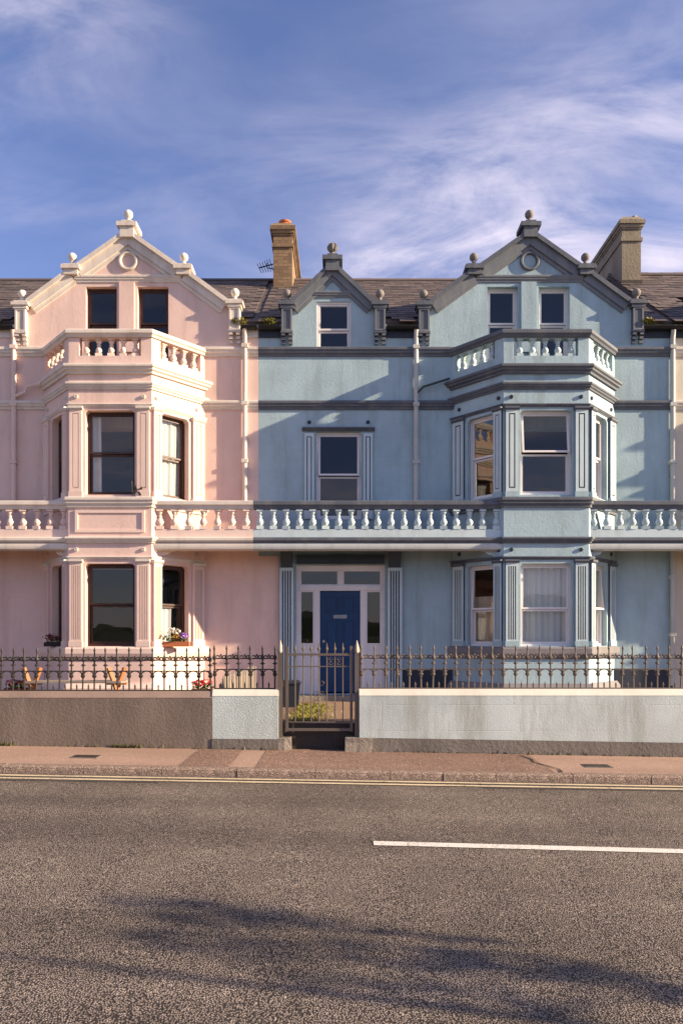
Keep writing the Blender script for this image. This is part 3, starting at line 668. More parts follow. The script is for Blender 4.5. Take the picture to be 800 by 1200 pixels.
    m = MB(); m.smooth = True; kb = FF(a2 + 0.075, -r - 0.045, 1.45); m.lathe([(0.012, 0), (0.012, 0.03), (0.03, 0.04), (0.032, 0.06), (0.018, 0.075), (0.003, 0.078)], lambda p, q, h: (kb[0] + p, kb[1] - h, kb[2] + q), 12); m.build('knob', BRASS, dr)
    MB().box(xd - 0.82, xd + 1.12, 0.0, 0.36, GZ - 0.1, 0.43, FF).build('doorstep', STONE, H)
    for (p0, p1) in ((xd - 1.01, xd - 0.74), (xd + 1.05, xd + 1.33)):
        pilaster(H, FF, p0, p1, GZ, 2.86, c, 'flute', d=0.09, cap=False)
        m = MB(); m.smooth = True
        pr = [(0.0, 2.865), (0.10, 2.865), (0.12, 2.90), (0.17, 2.95), (0.20, 3.02), (0.30, 3.09), (0.34, 3.16), (0.0, 3.16)]
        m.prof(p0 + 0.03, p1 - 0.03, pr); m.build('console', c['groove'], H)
    MB().box(a + 0.02, b_ - 0.02, 0.004, 0.10, 2.935, 3.10, FF).build('door_lintel', c['groove'], H)
    # ---- the balcony either side of the bay
    FN = Fr(0, YF - BP + 0.06); bdep = BP - 0.06
    bm_ = baluster_mesh(light, 'baluster', 0.362, 0.066)
    for a, b_, side in ((x0 + 0.001, B[0] - 0.005, -1), (C[0] + 0.005, x1 - 0.001, 1)):
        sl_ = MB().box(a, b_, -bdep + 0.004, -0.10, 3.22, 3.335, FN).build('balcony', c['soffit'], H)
        MB().box(a, b_, -0.115, 0.0, 3.34, 3.485, FN).build('balcony_plinth', c['plinth'], sl_)
        MB().prof(a, b_, [(-0.11, 3.245), (0.03, 3.245), (0.06, 3.28), (0.06, 3.325), (0.04, 3.338), (-0.11, 3.338)], FN).build('balcony_cornice', trim, sl_)
        MB().prof(a, b_, [(-0.13, 3.85), (0.01, 3.85), (0.02, 3.90), (0.05, 3.925), (0.05, 3.985), (0.03, 3.998), (-0.13, 3.998)], FN).build('balcony_rail', trim, sl_)
        m = MB(); m.smooth = True; m.prof(a, b_, [(-0.09, 3.10), (-0.02, 3.10), (0.02, 3.125), (0.035, 3.17), (0.03, 3.215), (0.0, 3.243), (-0.09, 3.243)], FN); m.build('balcony_fascia', c['gut2'], sl_)
        n = max(2, int(round((b_ - a) / 0.243)))
        for k in range(n):
            u = a + (b_ - a) * (k + 0.5) / n; link('baluster', bm_, FN(u + rnd.uniform(-.006, .006), -0.056, 3.486), sl_, rot=(rnd.uniform(-.02, .02), rnd.uniform(-.02, .02), rnd.uniform(-.12, .12)), scale=(rnd.uniform(.95, 1.04),) * 2 + (1,))
        # curved bracket beside the bay
        pts = [(0, 3.215), (0, 2.88), (0.05, 2.88), (0.07, 2.94), (0.13, 2.96), (0.16, 3.02), (0.25, 3.04), (0.29, 3.09), (0.36, 3.11), (0.36, 3.215)]
        xe = b_ if side < 0 else a
        MB().plate([(xe + (p if side > 0 else -p), q) for p, q in pts], [], -0.22, -0.105, FN).build('bracket', light, H)
    # ---- chimney on the left party wall
    ch = c['chimney']
    if ch:
        cx0, cx1, cy0, cy1 = x0 + 0.04, x0 + 0.47, YF + 2.75, YF + 5.0; zt = ch['top']
        bx = lambda e, q0, q1: MB().box(cx0 - e, cx1 + e, cy0 - e, cy1 + e, q0, q1)
        st = bx(0, 8.4, zt - 0.26).build('chimney', ch['mat'], H, (cx0, cy0, 8.4))
        for e, q0, q1 in ((0.03, zt - 0.57, zt - 0.49), (0.02, zt - 0.30, zt - 0.255), (0.045, zt - 0.255, zt - 0.19), (0.075, zt - 0.19, zt - 0.10)):
            bx(e, q0, q1).build('chimney_band', ch['mat'], st)
        MB().add([(cx0 - 0.06, cy0 - 0.06, zt - 0.10), (cx1 + 0.06, cy0 - 0.06, zt - 0.10), (cx1 + 0.06, cy1 + 0.06, zt - 0.10), (cx0 - 0.06, cy1 + 0.06, zt - 0.10), (cx0 + 0.02, cy0 + 0.02, zt), (cx1 - 0.02, cy0 + 0.02, zt), (cx1 - 0.02, cy1 - 0.02, zt), (cx0 + 0.02, cy1 - 0.02, zt)],
                 [(0, 1, 5, 4), (1, 2, 6, 5), (2, 3, 7, 6), (3, 0, 4, 7), (4, 5, 6, 7), (3, 2, 1, 0)]).build('chimney_cap', ch['mat'], st)
        bx(0.025, zt - 2.1, zt - 1.46).build('lead_flashing', PATCH, st) if ch.get('flash') else None
        for (px, py, r, h) in ch['pots']:
            m = MB(); m.smooth = True; T = lambda a, b_, q: (cx0 + px + a, cy0 + py + b_, zt - 0.01 + q)
            m.lathe([(r * 0.92, 0), (r * 0.92, h * 0.75), (r * 1.08, h * 0.82), (r * 1.08, h), (r * 0.75, h), (r * 0.75, h * 0.3)], T, 18); m.build('chimney_pot', POT_T, st)
        for k in range(ch.get('rubble', 0)):
            s_ = rnd.uniform(0.05, 0.10); p = (rnd.uniform(cx0 + 0.06, cx1 - 0.06), cy0 + 0.1 + rnd.uniform(0, 0.7), zt + s_ * 0.3)
            m = MB(); m.lathe([(s_ * 0.6, -s_ * 0.5), (s_, -s_ * 0.1), (s_ * 0.8, s_ * 0.5), (s_ * 0.2, s_ * 0.75)], lambda a, b_, h: (p[0] + a * rnd.uniform(0.7, 1.2), p[1] + b_ * rnd.uniform(0.7, 1.2), p[2] + h), 7); m.build('loose_stone', STONE, st)
    return H

blue_wall = paint('pale_blue_render', (0.355, 0.475, 0.53), 0.8, 0.12, 0.60, (0.235, 0.31, 0.33), 0.55, 22, 0.010, ashlar=True, chips=((0.25, 0.27, 0.26), 0.70))
pink_wall = paint('pink_render', (0.725, 0.53, 0.465), 0.8, 0.07, 0.45, (0.50, 0.36, 0.30), 0.45, 22, 0.008, chips=((0.46, 0.28, 0.22), 0.70))
cream_wall = paint('cream_render', (0.62, 0.555, 0.45), 0.8, 0.06, 0.2, (0.42, 0.33, 0.25), 0.45, 22, 0.008)
grey_trim = paint('slate_grey_paint', (0.098, 0.112, 0.140), 0.6, 0.15, 0.45, (0.20, 0.20, 0.20), 0.35, 30, 0.005)
grey_trim2 = paint('mid_grey_paint', (0.155, 0.170, 0.195), 0.6, 0.12, 0.45, (0.25, 0.25, 0.24), 0.35, 30, 0.005)
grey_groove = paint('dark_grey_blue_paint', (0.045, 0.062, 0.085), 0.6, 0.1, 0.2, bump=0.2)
blue_light = paint('pale_blue_paint', (0.50, 0.605, 0.64), 0.7, 0.08, 0.38, (0.32, 0.37, 0.37), 0.4, 26, 0.005, rnd_var=0.06)
navy_base = paint('navy_base_paint', (0.030, 0.038, 0.058), 0.6, 0.15, 0.3, bump=0.3)
grey_base = paint('grey_base_paint', (0.20, 0.19, 0.20), 0.7, 0.15, 0.4, bump=0.5)
cream_trim = paint('cream_trim_paint', (0.67, 0.60, 0.53), 0.7, 0.08, 0.45, (0.40, 0.33, 0.28), 0.4, 26, 0.006, chips=((0.30, 0.25, 0.22), 0.69))
pink_light = paint('pale_pink_paint', (0.735, 0.565, 0.49), 0.7, 0.06, 0.35, (0.55, 0.42, 0.36), 0.4, 26, 0.005, rnd_var=0.05)
white_paint = paint('off_white_paint', (0.50, 0.53, 0.53), 0.6, 0.08, 0.45, (0.34, 0.34, 0.32), 0.3)
stone_fin = paint('grey_stone', (0.22, 0.20, 0.19), 0.85, 0.2, 0.5, (0.12, 0.11, 0.10), 0.6, 40, 0.006)
cream_fin = paint('pale_stone', (0.74, 0.66, 0.58), 0.85, 0.12, 0.4, (0.45, 0.38, 0.32), 0.5, 40, 0.006)
chim_render = paint('chimney_render', (0.27, 0.225, 0.17), 0.9, 0.2, 0.6, (0.15, 0.125, 0.10), 0.8, 16, 0.015)
net = [(0.0, 1.0, NET, 1.0)]
BLUE = dict(kind='blue', label='pale blue terraced house with dark grey trim and a blue front door', x0=X(303), x1=X(787), xb=3.68, hf=0.765, hw=1.555, xg=X(620), xd=X(389.5),
    wall=blue_wall, trim=grey_trim, trim2=grey_trim2, light=blue_light, groove=grey_groove, cap=grey_trim, base=navy_base, base2=grey_base, sill=grey_base, ball=stone_fin, boss=grey_groove,
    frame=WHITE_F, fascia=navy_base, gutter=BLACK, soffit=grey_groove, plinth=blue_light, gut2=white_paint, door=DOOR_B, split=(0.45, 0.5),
    tilt=((0.05, 0, 0.10), (0.0, 0.13, 0.0)), curt=(([(0.0, 0.75, BEIGE, 0.62)], net, net), (None, None, None)), tilt1=0.07, pipes=[(X(487), 7.40, 3.95, PIPE_W, 0.055)],
    chimney=dict(mat=BRICK, top=10.98, pots=[(0.24, 0.35, 0.135, 0.20)]))
PINK = dict(kind='pink', label='pink terraced house with cream trim and brown window frames', x0=X(303) - 7.93, x1=X(303), xb=-4.16, hf=0.745, hw=1.535, xg=X(150.5), xd=X(389.5) - 7.85,
    wall=pink_wall, trim=cream_trim, trim2=cream_trim, light=pink_light, groove=pink_wall, cap=cream_trim, base=pink_wall, base2=pink_light, sill=pink_light, ball=cream_fin, boss=cream_trim,
    frame=BROWN_F, fascia=cream_trim, gutter=BLACK, soffit=pink_wall, plinth=pink_light, gut2=cream_trim, door=BROWN_F, split=(0.5, 0.5),
    tilt=((0, 0, 0), (0, 0, 0)), curt=(([(0.0, 0.35, NET, 1.0)], None, [(0.0, 0.6, NET, 0.5)]), ([(0.1, 0.5, NET, 1.0)], [(0.0, 0.24, DRAPE, 1.0)], net)), tilt1=0.0,
    pipes=[(X(18), 7.40, 3.95, pink_light, 0.055), (X(287.5), 7.42, 3.95, cream_trim, 0.06)], chimney=dict(mat=BRICK, top=10.98, pots=[(0.24, 0.35, 0.135, 0.20)]))
CREAM = dict(BLUE, kind='cream', label='cream terraced house at the right edge of the row', x0=X(787), x1=X(787) + 7.93, xb=3.68 + 7.84, xg=X(620) + 7.80, xd=X(389.5) + 7.93,
    wall=cream_wall, trim=cream_trim, trim2=cream_trim, light=cream_trim, groove=cream_wall, cap=cream_trim, base=cream_wall, base2=cream_wall, sill=cream_trim, ball=cream_fin, boss=cream_trim,
    plinth=blue_light, gut2=white_paint, soffit=cream_wall, door=DOOR_B, pipes=[(X(787) - 0.015, 7.40, 0.6, PIPE_W, 0.055)], ridge=0.12, tilt1=0.0, tilt=((0, 0, 0), (0, 0, 0)),
    chimney=dict(mat=chim_render, top=11.12, pots=[], rubble=9, flash=True))
HB = house(BLUE); HP = house(PINK); HC = house(CREAM)

# small fittings of the houses
MB().box(X(303) + 0.0005, X(327), -0.01, 0.006, -0.2, 3.09, FF).build('painted_return', pink_wall, HP)
m = MB(); m.smooth = True; m.tube([FF(2.06, 0.12, Z(446)), FF(X(495), 0.09, Z(455)), FF(X(488), 0.07, Z(462))], 0.022, 8); m.build('waste_pipe', paint('mossy_pipe', (0.05, 0.075, 0.06), 0.6), HB)
m = MB(); m.smooth = True; m.tube([FF(-5.72, 0.12, Z(452)), FF(X(34), 0.09, Z(455)), FF(X(32), 0.09, Z(461)), FF(X(19), 0.07, Z(466))], 0.028, 8); m.build('waste_pipe', pink_light, HP)

# ------------------------------------------------------------------ garden walls
YW = 10.59
brown_render = paint('brown_render', (0.155, 0.122, 0.104), 0.85, 0.18, 0.6, (0.23, 0.185, 0.16), 0.9, 30, 0.014, chips=((0.42, 0.35, 0.30), 0.675))
brown_cope = paint('brown_coping', (0.27, 0.195, 0.16), 0.85, 0.12, 0.4, (0.15, 0.11, 0.09), 0.6, 30, 0.008)
pebble = paint('pale_blue_pebbledash', (0.46, 0.53, 0.54), 0.85, 0.12, 0.35, (0.26, 0.28, 0.26), 1.0, 42, 0.02)
pale_cope = paint('cream_coping', (0.66, 0.63, 0.55), 0.8, 0.08, 0.35, (0.42, 0.39, 0.33), 0.4, 40, 0.005)
grey_green = paint('grey_green_render', (0.49, 0.555, 0.55), 0.85, 0.16, 0.85, (0.31, 0.33, 0.30), 0.7, 55, 0.007, ashlar=True, chips=((0.28, 0.25, 0.21), 0.69))
dark_foot = paint('grey_wall_foot', (0.17, 0.15, 0.135), 0.9, 0.2, 0.5, bump=0.9, bscale=20, bdist=0.02)
FW = Fr(0, YW)
def garden_wall(x0, x1, top, body, cope, label, foot=None):
    t = thing('garden_wall', ((x0 + x1) / 2, YW + 0.12, gz((x0 + x1) / 2)), label, 'wall', 'rendered garden walls along the pavement')
    MB().box(x0, x1, -0.24, 0.0, -0.45, top - 0.085, FW).build('wall_body', body, t)
    MB().prof(x0 - 0.002, x1 + 0.002, [(-0.245, top - 0.085), (0.004, top - 0.085), (-0.045, top), (-0.20, top)], FW).build('coping', cope, t)
    if foot: MB().plate([(x0 - 0.003, -0.45), (x1, -0.45), (x1, gz(x1) + foot + 0.01), (x0 - 0.003, gz(x0) + foot)], [], -0.05, 0.012, FW).build('wall_foot', dark_foot, t)
    return t
xL, xR = X(326, YW), X(421, YW); xm = X(249, YW)
garden_wall(-9.2, xm - 0.003, 0.790, brown_render, brown_cope, 'low brown rendered garden wall before the pink house')
garden_wall(xm, xL, 0.815, pebble, pale_cope, 'short pale blue pebbledashed wall left of the gate', 0.14)
garden_wall(xR, 9.5, 0.820, grey_green, pale_cope, 'long pale grey-blue garden wall right of the gate', 0.19)

# step and the stone stubs either side of the gate
tag(MB().box(xL, xR, YW + 0.17, YW + 0.5, -0.4, GZ + 0.002).build('gate_step', paint('dark_step', (0.055, 0.045, 0.04), 0.9, 0.2, 0.4, bump=1.0, bscale=14, bdist=0.03), origin=((xL + xR) / 2, YW + 0.17, -0.4)), 'dark stone step under the garden gate', 'step')
def stub(x0, x1, y0, y1, z1, label):
    m = MB(); n = 5; vs = []
    for k in range(3):
        zz_ = (-0.4, z1 * 0.55, z1)[k]
        for (a, b_) in ((x0, y0), ((x0 + x1) / 2, y0 - 0.012), (x1, y0), (x1, y1), (x0, y1)):
            vs.append((a + rnd.uniform(-0.012, 0.012), b_ + rnd.uniform(-0.01, 0.01), zz_ + (rnd.uniform(-0.02, 0.01) if k else 0)))
    fs = [(k * 5 + i, k * 5 + (i + 1) % 5, k * 5 + 5 + (i + 1) % 5, k * 5 + 5 + i) for k in range(2) for i in range(5)] + [(10, 11, 12, 13, 14), (4, 3, 2, 1, 0)]
    m.add(vs, fs); tag(m.build('stone_block', STONE, origin=((x0 + x1) / 2, (y0 + y1) / 2, gz(x0))), label, 'stone')
stub(xL - 0.01, X(341, YW), YW + 0.01, YW + 0.2, 0.16, 'worn stone block left of the gate step')
stub(X(405, YW), X(436, YW), YW - 0.05, YW + 0.18, 0.155, 'rough stone block right of the gate step')

# ------------------------------------------------------------------ railings
def bar_mesh(mat, name='bar'):
    m = MB(); m.smooth = True
    m.lathe([(.0115, 0), (.0115, .175), (.026, .19), (.034, .212), (.018, .228), (.028, .245), (.012, .26), (.0105, .34), (.024, .350), (.024, .366), (.0105, .378), (.0105, .405), (.026, .42), (.030, .447), (.016, .470), (.010, .50), (.010, .55), (.017, .562), (.004, .61)], seg=7)
    m.box(-.034, .034, -.005, .005, .352, .364); m.box(-.026, .026, -.006, .006, .206, .219)
    return m.mesh(name, mat)
def scroll_mesh(mat, pitch):
    m = MB(); m.smooth = True
    for s in (-1, 1):
        c = (s * pitch * 0.26, 0.0, .447)
        m.tube([(c[0] + s * 0.022 * math.cos(a), 0, c[2] + 0.022 * math.sin(a)) for a in [0.5 + i * 0.55 for i in range(10)]], .0095, 5)
        m.tube([(s * pitch * 0.10, 0, .468), (0, 0, .455 - 0.028), (s * pitch * 0.36, 0, .425)], .009, 5)
    m.lathe([(.004, .462), (.014, .472), (.012, .486), (.003, .492)], seg=6)
    return m.mesh('scroll', mat)
def arch_mesh(mat, pitch):
    m = MB(); m.smooth = True; r = pitch * 0.5 - 0.012
    m.tube([(r * math.cos(a), 0, .225 + 0.052 * math.sin(a)) for a in [math.pi * i / 8 for i in range(9)]], .0095, 5); return m.mesh('arch', mat)
def dog_mesh(mat):
    m = MB(); m.smooth = True; m.lathe([(.010, 0), (.010, .05), (.015, .058), (.002, .10)], seg=6); return m.mesh('dog_bar', mat)
def railing(x0, x1, n, top, mat, label, pk):
    yr = YW + 0.12; t = thing('iron_railing', ((x0 + x1) / 2, yr, top), label, 'railing', 'iron railings on the garden walls'); p = (x1 - x0) / n
    bm_, sm_, am_, dm_ = bar_mesh(mat), scroll_mesh(mat, p), arch_mesh(mat, p), dog_mesh(mat)
    zb = top + 0.012
    for h, rr in ((0.008, 0.012), (0.276, 0.010), (0.43, 0.008)):
        MB().box(x0, x1, yr - rr, yr + rr, top + h - rr * 0.7, top + h + rr * 0.7).build('rail', mat, t)
    for i in range(n + 1):
        x = x0 + p * i; link('bar', bm_, (x, yr, zb - 0.012), t, rot=(rnd.uniform(-.03, .03), rnd.uniform(-.025, .025), rnd.uniform(-.2, .2)))
        if i < n:
            link('scroll', sm_, (x + p / 2, yr, zb - 0.012), t); link('arch', am_, (x + p / 2, yr, zb - 0.012), t); link('dog_bar', dm_, (x + p / 2, yr, zb - 0.012), t)
    return t
yr = YW + 0.12
railing(X(-80, yr), X(247, yr), 24, 0.790, IRON, 'black iron railing on the brown wall before the pink house', 0)
railing(X(252, yr), X(322, yr), 5, 0.815, IRON, 'short iron railing on the pale blue wall left of the gate', 0)
railing(X(424, yr), X(880, yr), 33, 0.820, IRON_G, 'grey iron railing on the long wall right of the gate', 0)

# ------------------------------------------------------------------ gate and posts
YG = 10.66
GX = lambda px: X(px, YG); GZp = lambda py: Z(py, YG)
def post(px, z0, zt, label):
    x = GX(px); t = thing('gate_post', (x, YG, z0), label, 'post', 'posts either side of the garden gate')
    MB().box(x - 0.03, x + 0.03, YG - 0.03, YG + 0.03, z0, zt).build('shaft', IRON_G, t)
    m = MB(); m.lathe([(0.030, 0), (0.042, 0.02), (0.036, 0.06), (0.020, 0.12), (0.004, 0.175)], lambda a, b_, h: (x + a, YG + b_, zt + h), 4); m.build('spearhead', paint('worn_spearhead', (0.36, 0.32, 0.28), 0.7, 0.2, 0.6), t)
post(328.5, -0.1, GZp(765), 'iron gate post with a pale spearhead on the left')
post(418, 0.15, GZp(765), 'iron gate post with a pale spearhead on the right')
gt = thing('garden_gate', ((GX(336) + GX(411)) / 2, YG, GZp(856)), 'narrow spiked iron garden gate with scrolls before the blue door', 'gate')
for px in (336.2, 411.5): MB().box(GX(px) - 0.019, GX(px) + 0.019, YG - 0.019, YG + 0.019, GZp(857), GZp(757)).build('stile', IRON_G, gt)
for py, hh in ((767, 0.016), (781, 0.008), (846, 0.008), (855, 0.018)): MB().box(GX(336.2), GX(411.5), YG - hh, YG + hh, GZp(py) - hh, GZp(py) + hh).build('rail', IRON_G, gt)
zb = GZp(846); ht = GZp(753) - zb
m = MB(); m.smooth = True; m.lathe([(.0085, 0), (.0085, ht - .12), (.018, ht - .10), (.022, ht - .085), (.010, ht - .06), (.003, ht)], seg=7); m.box(-.024, .024, -.004, .004, ht - .098, ht - .086); gbm = m.mesh('bar', IRON_G)
for px in (345.8, 355.3, 364.4, 373.5, 382.8, 392.2, 401.5): link('bar', gbm, (GX(px), YG, zb), gt)
for px in (387.3, 397):
    for s in (-1, 1):
        m = MB(); m.smooth = True; cx_, cz_ = GX(px), GZp(774) + s * 0.032
        m.tube([(cx_ + (0.010 + 0.003 * i) * math.cos(i * 0.7), YG, cz_ + (0.010 + 0.0028 * i) * math.sin(i * 0.7)) for i in range(10)], .0055, 5); m.build('scroll', IRON_G, gt)
for (px, py, s) in ((371, 812, 1), (377, 800, -1), (378, 812, 1), (371, 822, -1)):
    m = MB(); m.smooth = True; cx_, cz_ = GX(px), GZp(py)
    m.tube([(cx_ + s * (0.012 + 0.004 * i) * math.cos(i * 0.7), YG, cz_ + (0.012 + 0.004 * i) * math.sin(i * 0.7)) for i in range(11)], .005, 5); m.build('scroll', IRON_G, gt)
MB().box(GX(330), GX(336), YG - 0.012, YG + 0.03, GZp(805), GZp(797)).build('latch', IRON_G, gt)

# ------------------------------------------------------------------ things in the gardens
pf = thing('picket_fence', (-1.68, 12.6, GZ), 'low wooden picket fence between the two front gardens', 'fence')
pm_ = MB().plate([(-0.035, 0), (0.035, 0), (0.035, 0.62), (0, 0.67), (-0.035, 0.62)], [], 0, 0.018, lambda u, d, z: (d, u, z)).mesh('picket', WOOD_G)
for k in range(26):
    y = 10.95 + k * 0.14; link('picket', pm_, (-1.70 + 0.02 * k * 0.14, y, GZ + rnd.uniform(-0.01, 0.01)), pf, rot=(rnd.uniform(-.03, .03), rnd.uniform(-.02, .02), 0))
for z in (0.14, 0.48): MB().box(-1.735, -1.703, 10.9, 14.5, GZ + z, GZ + z + 0.06).build('rail', WOOD_G, pf)
YB = 12.7; bx_ = lambda px: X(px, YB)
bn = thing('garden_bench', (bx_(90), YB, GZ), 'wooden garden bench with orange crossed legs behind the railing', 'bench')
for k in range(3): MB().box(bx_(34), bx_(146), YB - 0.20 + k * 0.14, YB - 0.08 + k * 0.14, GZ + 0.455, GZ + 0.487).build('seat_slat', WOOD_G, bn)
for px in (38, 137):
    x = bx_(px)
    for s in (-1, 1): m = MB(); m.tube([(x - s * 0.13, YB + 0.02 * s, GZ), (x + s * 0.13, YB + 0.02 * s, GZ + 0.70)], 0.04, 4); m.build('leg', WOOD_O, bn)
    MB().box(x - 0.17, x + 0.17, YB - 0.03, YB + 0.03, GZ + 0.42, GZ + 0.45).build('bearer', WOOD_O, bn)
def flowers(loc, r, h, potc, parts, label, box=None, leafn=70, ps=0.028):
    t = thing('flower_pot', loc, label, 'flower pot'); x, y, z = loc; m = MB()
    if box: m.box(x - box[0], x + box[0], y - box[1], y + box[1], z, z + h)
    else: m.smooth = True; m.lathe([(r * 0.62, 0), (r * 0.88, h * 0.85), (r * 0.98, h * 0.87), (r * 0.98, h), (r * 0.8, h), (r * 0.75, h * 0.8)], lambda a, b_, q: (x + a, y + b_, z + q), 16)
    m.build('pot', potc, t); rx = box[0] if box else r * 1.2
    leaves(MB(), (x, y, z + h + 0.05), (rx, r * 1.0, 0.09), leafn, 0.04).build('foliage', LEAF, t, recalc=False)
    for (cname, n, ox, oz, sp) in parts: leaves(MB(), (x + ox, y - 0.05, z + h + 0.09 + oz), (sp, r * 0.9, 0.06), n, ps).build('blossom', PETAL[cname], t, recalc=False)
flowers((X(205, 13.95), 14.0, 1.362), 0.11, 0.09, POT_T, [('white', 60, -0.02, 0.10, 0.15), ('violet', 60, 0.17, 0.02, 0.11), ('orange', 30, 0.0, 0.0, 0.10), ('white', 25, -0.22, 0.0, 0.07)], 'flower trough with white, violet and orange blooms on the bay sill', box=(0.26, 0.07))
flowers((X(62, 14.1), 14.2, 1.362), 0.10, 0.08, paint('dark_trough', (0.03, 0.02, 0.018), 0.7), [('wine', 110, 0, 0.0, 0.2)], 'dark trough of wine-red flowers on the left bay sill', box=(0.18, 0.06), leafn=40)
flowers((X(238, 12.8), 12.8, GZ), 0.17, 0.34, POT_T, [('red', 150, 0, 0.02, 0.17)], 'terracotta pot of bright red geraniums behind the railing', ps=0.032)
flowers((X(20, 12.8), 12.8, GZ), 0.15, 0.36, paint('maroon_trough', (0.13, 0.02, 0.018), 0.7), [('wine', 60, 0, 0.0, 0.16)], 'maroon planter of dark flowers at the left behind the railing', box=(0.17, 0.12))
bi = thing('refuse_bin', (X(341, 13.3), 13.3, GZ), 'small dark lidded bin beside the path behind the gate', 'bin'); bx0 = X(341, 13.3)
m = MB(); m.add([(bx0 + sx * wv, 13.3 + sy * wv, zv) for zv, wv in ((GZ, 0.13), (GZ + 0.40, 0.16)) for sx, sy in ((-1, -1), (1, -1), (1, 1), (-1, 1))], [(0, 1, 5, 4), (1, 2, 6, 5), (2, 3, 7, 6), (3, 0, 4, 7), (3, 2, 1, 0), (4, 5, 6, 7)]); BIN = paint('bin_plastic', (0.03, 0.035, 0.05), 0.5, bump=0.05); m.build('body', BIN, bi)
MB().add([(bx0 + sx * wv, 13.3 + sy * wv, zv) for zv, wv in ((GZ + 0.402, 0.175), (GZ + 0.425, 0.175), (GZ + 0.46, 0.13)) for sx, sy in ((-1, -1), (1, -1), (1, 1), (-1, 1))], [(k * 4 + i, k * 4 + (i + 1) % 4, k * 4 + 4 + (i + 1) % 4, k * 4 + 4 + i) for k in range(2) for i in range(4)] + [(3, 2, 1, 0), (8, 9, 10, 11)]).build('lid', BIN, bi)
wb = thing('window_ornament', (X(160, 13.84), YF - BP - 0.04, 4.052), 'small dark metal windmill ornament on the pink bay sill', 'ornament'); wx, wy = X(157, 13.84), YF - BP - 0.055
m = MB(); m.tube([(wx, wy, 4.05), (wx - 0.02, wy, 4.33)], 0.012, 6); m.tube([(wx, wy, 4.24), (wx + 0.15, wy, 4.06)], 0.010, 6); m.build('stand', IRON, wb)
for k in range(4):
    a = k * 1.57 + 0.5; c = Vector((wx + 0.09, wy - 0.015, 4.16)); d1 = Vector((math.cos(a), 0, math.sin(a))); d2 = Vector((-d1.z, 0, d1.x))
    MB().add([c + d1 * 0.015, c + d1 * 0.09 - d2 * 0.02, c + d1 * 0.10 + d2 * 0.025, c + d1 * 0.03 + d2 * 0.02] + [v + Vector((0, 0.006, 0)) for v in (c + d1 * 0.015, c + d1 * 0.09 - d2 * 0.02, c + d1 * 0.10 + d2 * 0.025, c + d1 * 0.03 + d2 * 0.02)], [(0, 1, 2, 3), (7, 6, 5, 4), (0, 1, 5, 4), (1, 2, 6, 5), (2, 3, 7, 6), (3, 0, 4, 7)]).build('blade', IRON, wb)
# aerial on the brick chimney
ae = thing('tv_aerial', (X(303) + 0.04, YF + 2.9, 10.02), 'small black television aerial on the side of the brick chimney', 'aerial'); ax, ay, az = X(303) + 0.04, YF + 2.9, 10.02
m = MB(); m.tube([(ax, ay, az - 0.03), (ax - 0.16, ay, az), (ax - 0.16, ay, az + 0.10)], 0.012, 6); m.build('mast', BLACK, ae)
m = MB(); m.tube([(ax - 0.02, ay, az + 0.08), (ax - 0.34, ay - 0.05, az - 0.03)], 0.014, 6); m.build('boom', BLACK, ae)
for k in range(6):
    t = k / 5; c = Vector((ax - 0.06 - 0.27 * t, ay - 0.05 * t, az + 0.06 - 0.10 * t)); l = 0.09 - 0.03 * t
    m = MB(); m.tube([c + Vector((0.04, 0.1, -l)), c + Vector((-0.04, -0.1, l))], 0.008, 5); m.build('element', BLACK, ae)

# ------------------------------------------------------------------ ironwork in the pavement, weeds
for (px, py, label) in ((101, 885.5, 'small rectangular iron cover in the pavement by the brown wall'), (699, 898, 'small iron cover in the pavement before the long wall')):
    yy = 9.75 if px < 400 else 9.7; xx = X(px, yy); t = thing('access_cover', (xx, yy, gz(xx)), label, 'access cover', 'iron covers in the pavement')
    MB().prof(xx - 0.17, xx + 0.17, [(-0.11, -0.02), (0.11, -0.02), (0.11, 0.004), (-0.11, 0.004)], lambda u, d, z: (u, yy - d, gz(u) + z)).build('frame', dark_foot, t)
    for k in range(4): MB().prof(xx - 0.15, xx + 0.15, [(0, 0), (0.035, 0), (0.035, 0.009), (0, 0.009)], lambda u, d, z, k=k: (u, yy + 0.085 - k * 0.045 - d, gz(u) + z)).build('tread', IRON, t)
sp = []
for (pa, pb, n) in ((-10, 18, 70), (20, 120, 30), (132, 168, 160), (170, 330, 60), (425, 800, 110)):
    for _ in range(n): x = X(rnd.uniform(pa, pb), YW); sp.append((x, YW - rnd.uniform(0.0, 0.05), gz(x)))
tag(blades(MB(), sp, 0.06, 0.006).build('weeds', WEED, recalc=False), 'low weeds growing along the foot of the garden walls', 'weeds', kind='stuff')
sp = []
for _ in range(1500):
    y = rnd.uniform(10.9, 13.6); x = -0.52 + abs(rnd.gauss(0, 0.16)) + rnd.uniform(-0.28, 0.0); sp.append((x, y, GZ + 0.004))
tag(blades(MB(), sp, 0.055, 0.010).build('moss', MOSS, recalc=False), 'yellow green moss and grass beside the garden path', 'moss', kind='stuff')
for (px, py, label) in ((757, 371, 'tuft of yellow moss in the gutter right of the blue gable'), (281, 374, 'tuft of green weed in the gutter right of the pink gable'), (316, 372, 'tuft of weed in the gutter above the blue wall')):
    x = X(px); leaves(m := MB(), (x, YF - 0.10, 7.56), (0.16, 0.05, 0.07), 160, 0.028); tag(m.build('gutter_weed', MOSS, origin=(x, YF - 0.10, 7.5), recalc=False), label, 'weed', 'weeds growing in the gutters')

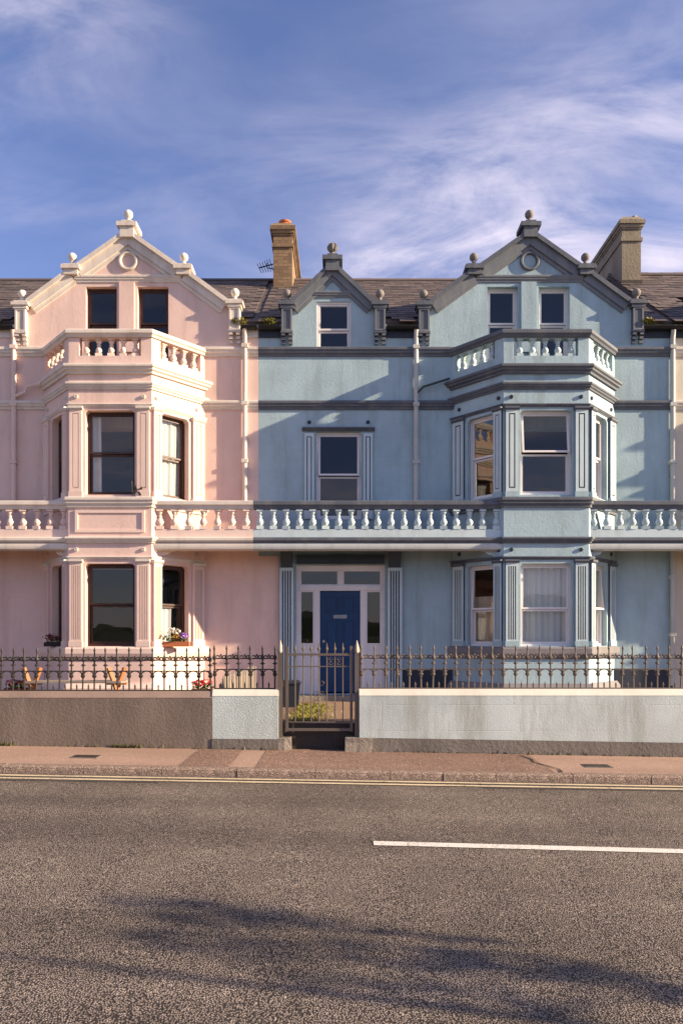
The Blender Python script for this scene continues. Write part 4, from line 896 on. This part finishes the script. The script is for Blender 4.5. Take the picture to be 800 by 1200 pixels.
# ------------------------------------------------------------------ the street tree out of frame whose shadow lies on the road
def shadow_pt(px, py):
    z = -0.125
    for _ in range(3):
        Y = FPX * (CZ - z) / (py - HZ); x = X(px, Y); z = gz(x) - 0.095
    return Vector((x, Y, z))
def caster(px, py, h): s = shadow_pt(px, py); return s + SUN * (h / SUN.z)
tb = Vector((10.2, 0.85, gz(10.2)))
tr = thing('street_tree', tb, 'small leaning street tree out of view on the near pavement', 'tree')
pa, pb = caster(650, 1196, 3.05), caster(60, 1126, 4.0)
top = pb + (pb - pa) * 0.25
m = MB(); m.smooth = True; m.tube([tb, tb.lerp(pa, 0.5) + Vector((0.05, 0, 0)), pa, pb, top], [0.08, 0.06, 0.036, 0.024, 0.010], 9); m.build('trunk', paint('bark', (0.10, 0.075, 0.055), 0.9, 0.2, bump=0.8), tr)
crown = MB(); br = MB(); br.smooth = True
for (px, py, h, rx, ry, rz_, n) in ((225, 1066, 3.75, 0.16, 0.26, 0.16, 300), (300, 1074, 3.65, 0.12, 0.14, 0.16, 130), (370, 1082, 3.5, 0.10, 0.10, 0.13, 70), (255, 1106, 3.8, 0.10, 0.15, 0.16, 170), (500, 1098, 3.3, 0.10, 0.05, 0.16, 60),
                               (475, 1120, 3.4, 0.10, 0.16, 0.15, 230), (540, 1120, 3.2, 0.09, 0.10, 0.13, 70), (620, 1134, 3.1, 0.12, 0.15, 0.16, 220), (735, 1150, 2.9, 0.12, 0.13, 0.16, 150), (440, 1150, 3.5, 0.12, 0.06, 0.15, 60), (780, 1165, 2.8, 0.12, 0.10, 0.14, 80)):
    c = caster(px, py, h); leaves(crown, c, (rx * 1.35, ry * 1.2, rz_ * 1.35), int(n * 0.42), 0.05)
    t = max(0.0, min(1.0, (c.z - 0.35 - pa.z) / (pb.z - pa.z))); j = pa.lerp(pb, t); br.tube([j, j.lerp(c, 0.6) + Vector((0, 0, 0.05)), c], [0.016, 0.011, 0.005], 5)
br.build('branches', MC['bark'], tr); crown.build('crown', LEAF, tr, recalc=False)
